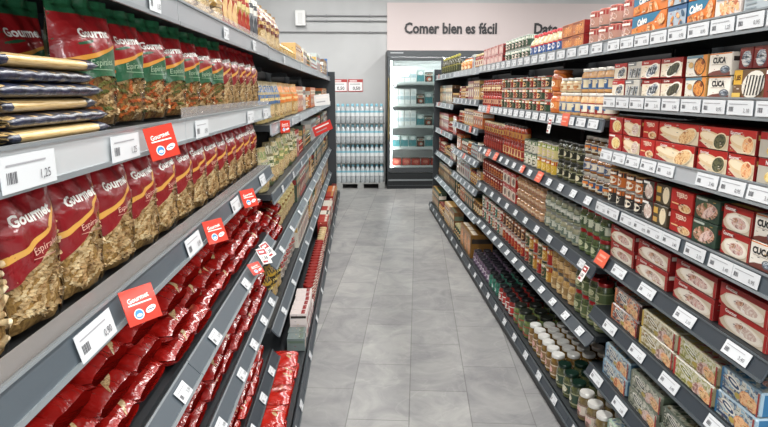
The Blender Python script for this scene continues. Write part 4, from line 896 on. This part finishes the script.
def tags(side, ys, zs, tilt, where, pool, base=False):
    for y in ys:
        put(pool[RN.randrange(len(pool))], onrail(side, y, zs, tilt, .5 if side == 'R' else .4, base=base), 'white price tag, %s from camera, on rail of %s' % (nth(('tag', where)), where), 'price tags on the rail of ' + where)
def steps(a, b, n): return [a + (b - a) * (i + .5) / n for i in range(n)]
for i, (z, t, m) in enumerate(LV_RN):
    w = '%s near can shelf' % SHELFW[i]
    if i < 3: tags('R', [y for y in steps(1.37, 2.44, 9) if not (i == 2 and 1.76 < y < 1.90)], z, t, w, TAGW)
    elif i == 3: tags('R', [1.45, 1.56, 1.69, 1.83, 1.94, 2.04, 2.15, 2.28, 2.39], z, t, w, TAGW)
    else: tags('R', {4: [1.46, 1.72, 1.97, 2.2], 5: [1.5, 1.77, 2.0, 2.24], 6: [1.62, 1.86, 2.1, 2.33]}[i], z, t, w, TAGW)
tags('R', steps(1.5, 2.44, 5), .105, 0, 'near can base shelf', TAGS, True)
for i, (z, t, m) in enumerate(LV_RM):
    w = '%s middle can shelf' % SHELFW[i]
    tags('R', steps(2.47, 5.03, (17, 18, 14, 11, 13)[i]), z, t, w, TAGW if i < 2 else TAGS)
tags('R', steps(2.5, 5.0, 10), .105, 0, 'middle can base shelf', TAGS, True)
for nm, LV, a, b in (('six-shelf far can bay', LV_F1, 5.07, 6.4), ('can bay by fridge', LV_F2, 6.44, 7.83)):
    for i, (z, t, m) in enumerate(LV): tags('R', steps(a, b, 6 if nm[0] == 's' else 4), z, t, '%s shelf of %s' % (SHELFW[i], nm), TAGS)
tags('R', steps(5.1, 7.8, 9), .105, 0, 'far can base shelf', TAGS, True)
LT = {0: [1.25, 1.9, 2.4], 1: [.735, 1.04, 1.55, 2.25, 2.62], 2: [.875, 1.43, 1.94, 2.5], 3: [1.30, 1.62, 2.1, 2.3, 2.55], 4: [1.62, 1.95, 2.2, 2.45, 2.68], 5: [1.9, 2.1, 2.35, 2.6]}
for i, (z, t, m) in enumerate(LV_LN): tags('L', LT[i], z, t, '%s near pasta shelf' % SHELFW[i], TAGS if i not in (1, 2) else TAGL)
tags('L', steps(1.8, 2.75, 4), .105, 0, 'near pasta base shelf', TAGS, True)
for i, (z, t, m) in enumerate(LV_LF): tags('L', steps(2.86, 8.8, (6, 11, 11, 12, 12)[i]), z, t, '%s far pasta shelf' % SHELFW[i], TAGS)
tags('L', steps(2.9, 8.5, 10), .105, 0, 'far pasta base shelf', TAGS, True)
# red cards on the pasta side
for y, i, roll, w in ((1.14, 1, -.16, 'on the second pasta rail above burgundy bags'), (.985, 2, -.06, 'on the third pasta rail nearest the camera'), (1.53, 2, -.04, 'on the third pasta rail, middle of three'), (2.02, 2, -.04, 'on the third pasta rail, farthest of three')):
    z, t, _ = LV_LN[i]; put(PROMO, onrail('L', y, z, t + .15, .30, .036, roll=roll, dz=0, turn=-.7), 'square red promotion card ' + w, 'red promotion cards')
put(PROMO, onrail('L', 3.06, 1.395, 0, .5, .032, turn=-.75), 'square red promotion card on the rail where the lower pasta shelves begin', 'red promotion cards')
put(promo(.06, .05), onrail('L', 2.22, .893, T3, .5, .03, turn=-.6), 'small red promotion card on the fourth pasta rail beside the offer cards')
for k, y in enumerate((2.42, 2.52)): put(OFFER, onrail('L', y, .893, T3, .4, .025, roll=.1 - .3 * k, turn=-.6), 'white and red offer card on the fourth pasta rail, %s of two' % ('nearer', 'farther')[k], 'offer cards')
def hang(side, x, y, z, proto, yaw, roll, label):
    put(proto, Matrix.Translation((x, y, z)) @ Matrix.Rotation(PI / 2 + yaw if side == 'L' else -PI / 2 + yaw, 4, 'Z') @ Matrix.Rotation(roll, 4, 'Y'), label)
def talker(c, w, h):
    b = MB(); b.box(-w / 2, -.002, -h / 2, w / 2, 0, h / 2, mat(c, .5)); b.box(-w * .06, 0, -h * .2, w * .06, .09, -h * .16, mat('c8c8c8', .3))
    F = Face(b, lambda u, v, hh: (u, -.002 - hh, v)); F.rect(-w * .38, h * .16, w * .38, h * .3, mat('e6dcd8', .5)); F.rect(-w * .38, -h * .2, w * .2, -h * .1, mat('9a9a9a', .5))
    return Proto('shelf_talker', 'shelf sign', b.mesh('shelf_talker'))
hang('L', -.33, 5.6, 1.47, talker('d6d6d4', .16, .10), -1.0, -.1, 'white card sticking out from the far pasta shelf, above the red one')
hang('L', -.33, 5.6, 1.215, talker('c4312a', .20, .09), -1.0, -.35, 'tilted red card sticking out from the far pasta shelf')
# orange cards on the can side
for y, i, p, w in ((4.62, 1, SALM, 'second middle can rail, beyond the small cans'), (2.88, 1, SALM, 'second middle can rail under the baby food'), (4.62, 2, SALM, 'third middle can rail, farther of two together'), (4.35, 2, SALM, 'third middle can rail, nearer of two together'), (3.62, 2, SALMS, 'third middle can rail under yellow cans'), (3.28, 2, SALM, 'third middle can rail under olive jars')):
    z, t, _ = LV_RM[i]; put(p, onrail('R', y, z, t, .55, .008), 'orange promotion card on the ' + w, 'orange promotion cards')
put(OFFER, onrail('R', 3.10, 1.432, T1, .3, .012, dz=-.03), 'white and red offer card hanging from the second middle can rail')
put(OFFER, onrail('R', 2.52, .802, T2, .3, .014, dz=-.02), 'white and red offer card hanging from the fourth middle can rail')
put(SALM, onrail('R', 2.36, .882, T2, .6, .01), 'orange promotion card at the far end of the fifth near can rail')
for y, zt, w in ((7.5, LV_F2[0], 'top'), (7.5, LV_F2[1], 'second'), (7.2, LV_F2[2], 'third')): put(SALMS, onrail('R', y, zt[0], zt[1], .7, .008), 'orange promotion card on the %s rail of the can bay by the fridge' % w, 'orange promotion cards')
put(SALM, onrail('R', 5.35, LV_F1[2][0], T1, .6, .008), 'orange promotion card on the third rail of the six-shelf far bay')
put(SALMS, onrail('R', 5.7, LV_F1[3][0], T2, .6, .008), 'orange promotion card on the fourth rail of the six-shelf far bay')
# red edge strip at the end of the pasta shelving
b = MB(); b.box(-.385, 8.875, .05, -.36, 8.90, 1.42, mat('8e2a2c', .5)); b.box(-.387, 8.873, .9, -.358, 8.902, 1.0, mat('d8cfcc', .5)); b.box(-.387, 8.873, .4, -.358, 8.902, .47, mat('d8cfcc', .5)); b.box(-.40, 8.8715, 0, -.345, 8.915, .05, mat('33363a', .5))
put(Proto('corner_post', 'post', b.mesh('corner_post')), Matrix(), 'red and white corner post at the end of the pasta shelving')
put(carton(a_photo('grey', '2a64a0', '9fc0dc'), .15, .25, .1, 'food_carton', 'carton', '2a64a0'), place('L', 8.74, 1.742, .1, FR), 'bright blue carton at the fridge end of the top pasta shelf')
# ------------------------------------------------------------------ water pallet
WB = mat('c2c8ca', .2, 0, .6); LB = mat('7db4c4', .4); WCAP = mat('e4eef2', .4)
b = MB(); R, h = .0385, .302
b.lathe([(R * .8, 0), (R, .012), (R, .07), (R * .95, .085), (R, .10), (R, .20), (R * .85, .235), (R * .42, .268), (R * .36, .285)], noisy('water_plastic', ('a6acae', 'ccd3d6'), 12, .18, .8), 16)
wl = MB(); F = Face(wl, cmap(R)); F.rect(-R * 2.6, .11, R * 2.6, .165, mat('d9dcdc', .4), 14); F.rect(-R * 2.6, .165, R * 2.6, .195, LB, 14)
wc = MB(); wc.lathe([(R * .62, .262), (R * .66, .27), (R * .5, .30), (R * .4, h)], LB, 14)
WBOT = Proto('water_bottle', 'water bottle', b.mesh('water_bottle')).part('label', wl.mesh('label')).part('cap', wc.mesh('cap'))
PX0, PX1, PY0 = -.36, .42, 9.62
p = Proto('pallet', 'pallet'); wood = mat('9a9c9a', .7); 
for k, x in enumerate((PX0, (PX0 + PX1) / 2 - .05, PX1 - .1)):
    b = MB(); b.box(x, PY0, 0, x + .1, PY0 + .55, .075, wood); p.part('block', b.mesh('block'))
b = MB(); b.box(PX0, PY0, .075, PX1, PY0 + .55, .095, wood); p.part('deck', b.mesh('deck'))
put(p, Matrix(), 'low grey pallet under the water bottles against the back wall')
NB = 10
for t in range(4):
    z = .0955 + t * .318
    for i in range(NB):
        for k in range(2):
            put(WBOT, Matrix.Translation((PX0 + .04 + (PX1 - PX0 - .08) * i / (NB - 1) * .985, PY0 + .05 + .082 * k, z)), '%s water bottle on the pallet, %s tier up, %s row' % (ordw(i + 1), ORD[t + 1], ('front', 'second')[k]), 'water bottles on the pallet')
    if t < 3:
        b = MB(); b.box(PX0, PY0 + .005, 0, PX1, PY0 + .5, .013, mat('6f7270', .7)); put(Proto('divider_sheet', 'cardboard sheet', b.mesh('divider_sheet')), Matrix.Translation((0, 0, z + .3035)), 'flat grey sheet lying on the %s tier of water bottles' % ORD[t + 1], 'divider sheets')
# price signs on the wall
def wall_sign(x, lab):
    b = MB(); w, h = .245, .2; b.box(-w / 2, -.008, -h / 2, w / 2, 0, h / 2, mat('b13d3a', .5))
    F = Face(b, lambda u, v, hh: (u, -.008 - hh, v)); F.rect(-w * .46, -h * .44, w * .46, h * .26, mat('eeeceb', .5)); F.rect(-w * .4, h * .32, w * .1, h * .42, mat('e8d8d6', .5))
    F.text('0,50', w * .06, -h * .22, h * .26, mat('2a2a2c', .5), .02, 0, 0, w * .5); F.rect(-w * .38, h * .08, w * .3, h * .14, mat('8a8a8a', .5))
    put(Proto('price_sign', 'price sign', b.mesh('price_sign')), Matrix.Translation((x, 10.199, 1.64)), lab, 'wall price signs')
wall_sign(-.30, 'red-framed white price sign above the water, the one next to the pasta shelving')
wall_sign(-.04, 'red-framed white price sign above the water, the one toward the fridge')
# junction box and conduits
p = Proto('junction_box', 'junction box'); b = MB(); b.box(-1.0, 10.11, 2.58, -.835, 10.199, 2.82, mat('e4e4e2', .5), .01); p.own = b.mesh('junction_box')
b = MB(); b.box(-.955, 10.104, 2.62, -.88, 10.1105, 2.78, mat('d6d6d4', .5)); p.part('lid', b.mesh('lid'))
put(p, Matrix(), 'small white electrical box on the back wall above the pasta shelving')
pipe = mat('8c8d8e', .5)
for z, x0, lab in ((2.745, -.84, 'upper grey conduit pipe running from the white electrical box'), (2.665, -.84, 'lower grey conduit pipe running from the white electrical box'), (2.49, -3.0, 'long grey conduit pipe on the wall below the electrical box')):
    b = MB(); b.tube((x0, 10.175, z), (.48, 10.175, z), .012, pipe)
    for x in (-.5, .2): b.box(x - .012, 10.16, z - .016, x + .012, 10.2, z + .016, pipe)
    put(Proto('conduit_pipe', 'pipe', b.mesh('conduit_pipe')), Matrix(), lab, 'conduit pipes')

# ------------------------------------------------------------------ fridge
FX0, FX1, FY, FT = .455, 2.25, 9.56, 2.165
FR_ = mat('4b4e50', .35, .5); FRD = mat('222527', .45, .3); INW = mat('e6ebea', .5)
p = Proto('display_fridge', 'fridge')
b = MB(); b.box(FX0, FY + .03, .3, FX0 + .05, FY + .6, FT, FRD); b.box(FX1 - .05, FY + .03, .3, FX1, FY + .6, FT, FRD); b.box(FX0 + .05, FY + .56, .3, FX1 - .05, FY + .6, FT, INW)
b.box(FX0 + .05, FY + .03, FT - .09, FX1 - .05, FY + .56, FT, FRD); b.box(FX0 + .05, FY + .03, .26, FX1 - .05, FY + .6, .3, INW)
p.part('cabinet', b.mesh('cabinet'))
b = MB(); b.box(FX0, FY + .01, 0, FX1, FY + .6, .26, FRD, .004); b.box(FX0 + .02, FY, .13, FX1 - .02, FY + .012, .155, mat('8f9496', .3, .6)); b.box(FX0 + .02, FY + .002, .05, FX1 - .02, FY + .012, .06, FR_); p.part('base', b.mesh('base'))
b = MB(); b.box(FX0, FY, FT - .10, FX1, FY + .03, FT, FR_, .004); b.box(FX0 + .05, FY - .002, FT - .045, FX0 + .25, FY + .001, FT - .03, mat('a9adaf', .4)); p.part('header', b.mesh('header'))
DW = (FX1 - FX0 - .02) / 2
for k in range(2):
    x0 = FX0 + .01 + k * (DW); x1 = x0 + DW - .01; z0, z1 = .27, FT - .105
    b = MB()
    for q in ((x0, z0, x0 + .045, z1), (x1 - .045, z0, x1, z1), (x0 + .045, z0, x1 - .045, z0 + .075), (x0 + .045, z1 - .05, x1 - .045, z1)): b.box(q[0], FY, q[1], q[2], FY + .028, q[3], FR_)
    g = MB(); g.box(x0 + .045, FY + .012, z0 + .075, x1 - .045, FY + .017, z1 - .05, GLASS)
    hd = MB(); hx = x0 + .012 if k else x0 + .012
    hd.tube((hx, FY - .03, .8), (hx, FY - .03, 1.75), .012, mat('b0a070', .25, .8)); hd.box(hx - .008, FY - .03, .84, hx + .008, FY, .86, FR_); hd.box(hx - .008, FY - .03, 1.69, hx + .008, FY, 1.71, FR_)
    p.part('door', b.mesh('door'), subs=[('glass', g.mesh('glass')), ('handle', hd.mesh('handle'))])
FZ = (.36, .66, 1.0, 1.34, 1.68)
for z in FZ:
    b = MB(); b.box(FX0 + .06, FY + .08, z - .02, FX1 - .06, FY + .55, z, mat('cfd4d4', .4)); b.box(FX0 + .06, FY + .075, z - .03, FX1 - .06, FY + .082, z + .012, mat('dfe3e3', .4)); p.part('shelf', b.mesh('shelf'))
b = MB(); b.box(FX0 + .056, FY + .04, .32, FX0 + .076, FY + .07, FT - .12, mat('ffffff', .5, 0, 0, 26.)); p.part('lamp', b.mesh('lamp'), 'lit vertical light strip')
b = MB(); b.box(FX0 + .08, FY + .05, FT - .13, FX1 - .08, FY + .09, FT - .11, mat('ffffff', .5, 0, 0, 40.)); p.part('lamp', b.mesh('lamp'), 'lit top light strip')
put(p, Matrix(), 'tall dark framed glass-door display fridge at the end of the aisle')
def a_glare(F, w, h): F.rect(-w / 2, h * .3, w / 2, h * .55, R_('b9cdd4')); F.ell(0, h * .72, w * .3, h * .1, R_('d9e2e4'))
def a_teal(F, w, h): F.rect(-w / 2, h * .1, w / 2, h * .6, R_('4d8a90')); F.ell(0, h * .75, w * .3, h * .15, R_('e6ecea'))
def a_tray(F, w, h): F.rect(-w * .46, h * .15, w * .46, h * .9, R_('b8473c')); F.ell(0, h * .55, w * .3, h * .25, R_('d98a74'))
GLARE_PACK = carton(a_glare, .085, .24, .08, 'glare_carton', 'carton', 'eef0ee'); TEALP = carton(a_teal, .12, .19, .07, 'chilled_pack', 'carton', 'aebcba'); TRAY = carton(a_tray, .14, .12, .12, 'meat_tray', 'tray', '8a3a30'); DARKP = carton(a_gen(('4a4038', 'b9c4b8', 'a8523c')), .12, .16, .07, 'chilled_pack', 'carton', '3a3a36')  # white cartons stand in for the bright window reflection on the door glass
FN = ('bottom', 'second-lowest', 'middle', 'second-highest', 'top')
for si, z in enumerate(FZ):
    x = FX0 + .09; 
    while x < 1.62:
        left = x < FX0 + .40
        if si == 0: q, w, nm = TRAY, .15, 'red meat tray'
        elif left and si >= 2: q, w, nm = GLARE_PACK, .092, 'white carton mimicking glass glare'
        elif left: q, w, nm = TEALP, .128, 'teal and white chilled pack'
        elif (int(x * 7) + si) % 2: q, w, nm = DARKP, .128, 'dark brown chilled pack'
        else: q, w, nm = TEALP, .128, 'teal and white chilled pack'
        put(q, Matrix.Translation((x + w / 2, FY + .17, z + .002)), '%s on the %s fridge shelf, %s from the pallet side' % (nm, FN[si], nth((nm, 'fr', si))), 'packs in the fridge'); x += w + .004

# ------------------------------------------------------------------ light
def area(name, x, y, z, sx, sy, e, col=(1, 1, 1), rot=(0, 0, 0)):
    l = bpy.data.lights.new(name, 'AREA'); l.shape = 'RECTANGLE'; l.size = sx; l.size_y = sy; l.energy = e; l.color = col
    o = bpy.data.objects.new(name, l); COL.objects.link(o); o.location = (x, y, z); o.rotation_euler = rot; return o
for x, e in ((-1.15, 43), (1.85, 43), (.34, 42), (-4.2, 40), (4.9, 40)):
    for y in (-2.6, -.4, 1.8, 4.0, 6.2, 8.4): area('ceiling_lamp', x, y, 3.42, .3, 1.5, e, (1, .985, .96))
area('rear_fill_light', -1.2, -3.9, 1.7, 4.0, 2.4, 80, (.93, .97, 1), (PI / 2, 0, 0))  # broad unseen fill behind the camera, added to brighten the shelf fronts
area('entrance_door', 1.72, -3.9, 1.45, .85, 1.7, 150, (.95, .98, 1), (PI / 2, 0, 0))
W = bpy.data.worlds.new('shop_surroundings'); S.world = W; W.use_nodes = True
W.node_tree.nodes['Background'].inputs['Color'].default_value = (.9, .95, 1, 1); W.node_tree.nodes['Background'].inputs['Strength'].default_value = .05

# ------------------------------------------------------------------ camera
c = bpy.data.cameras.new('camera'); co = bpy.data.objects.new('camera', c); COL.objects.link(co)
c.sensor_width = 36; c.lens = 600 / 768 * 36; c.clip_start = .02
co.location = (0, 0, H); co.rotation_euler = (math.radians(90 - 11.539), 0, math.radians(-2.431))
S.camera = co
S.view_settings.view_transform = 'Standard'; S.view_settings.look = 'None'; S.view_settings.gamma = 1; S.view_settings.use_curve_mapping = False
S.view_settings.exposure = -0.08
S.cycles.use_denoising = True; S.cycles.max_bounces = 8; S.cycles.transparent_max_bounces = 16
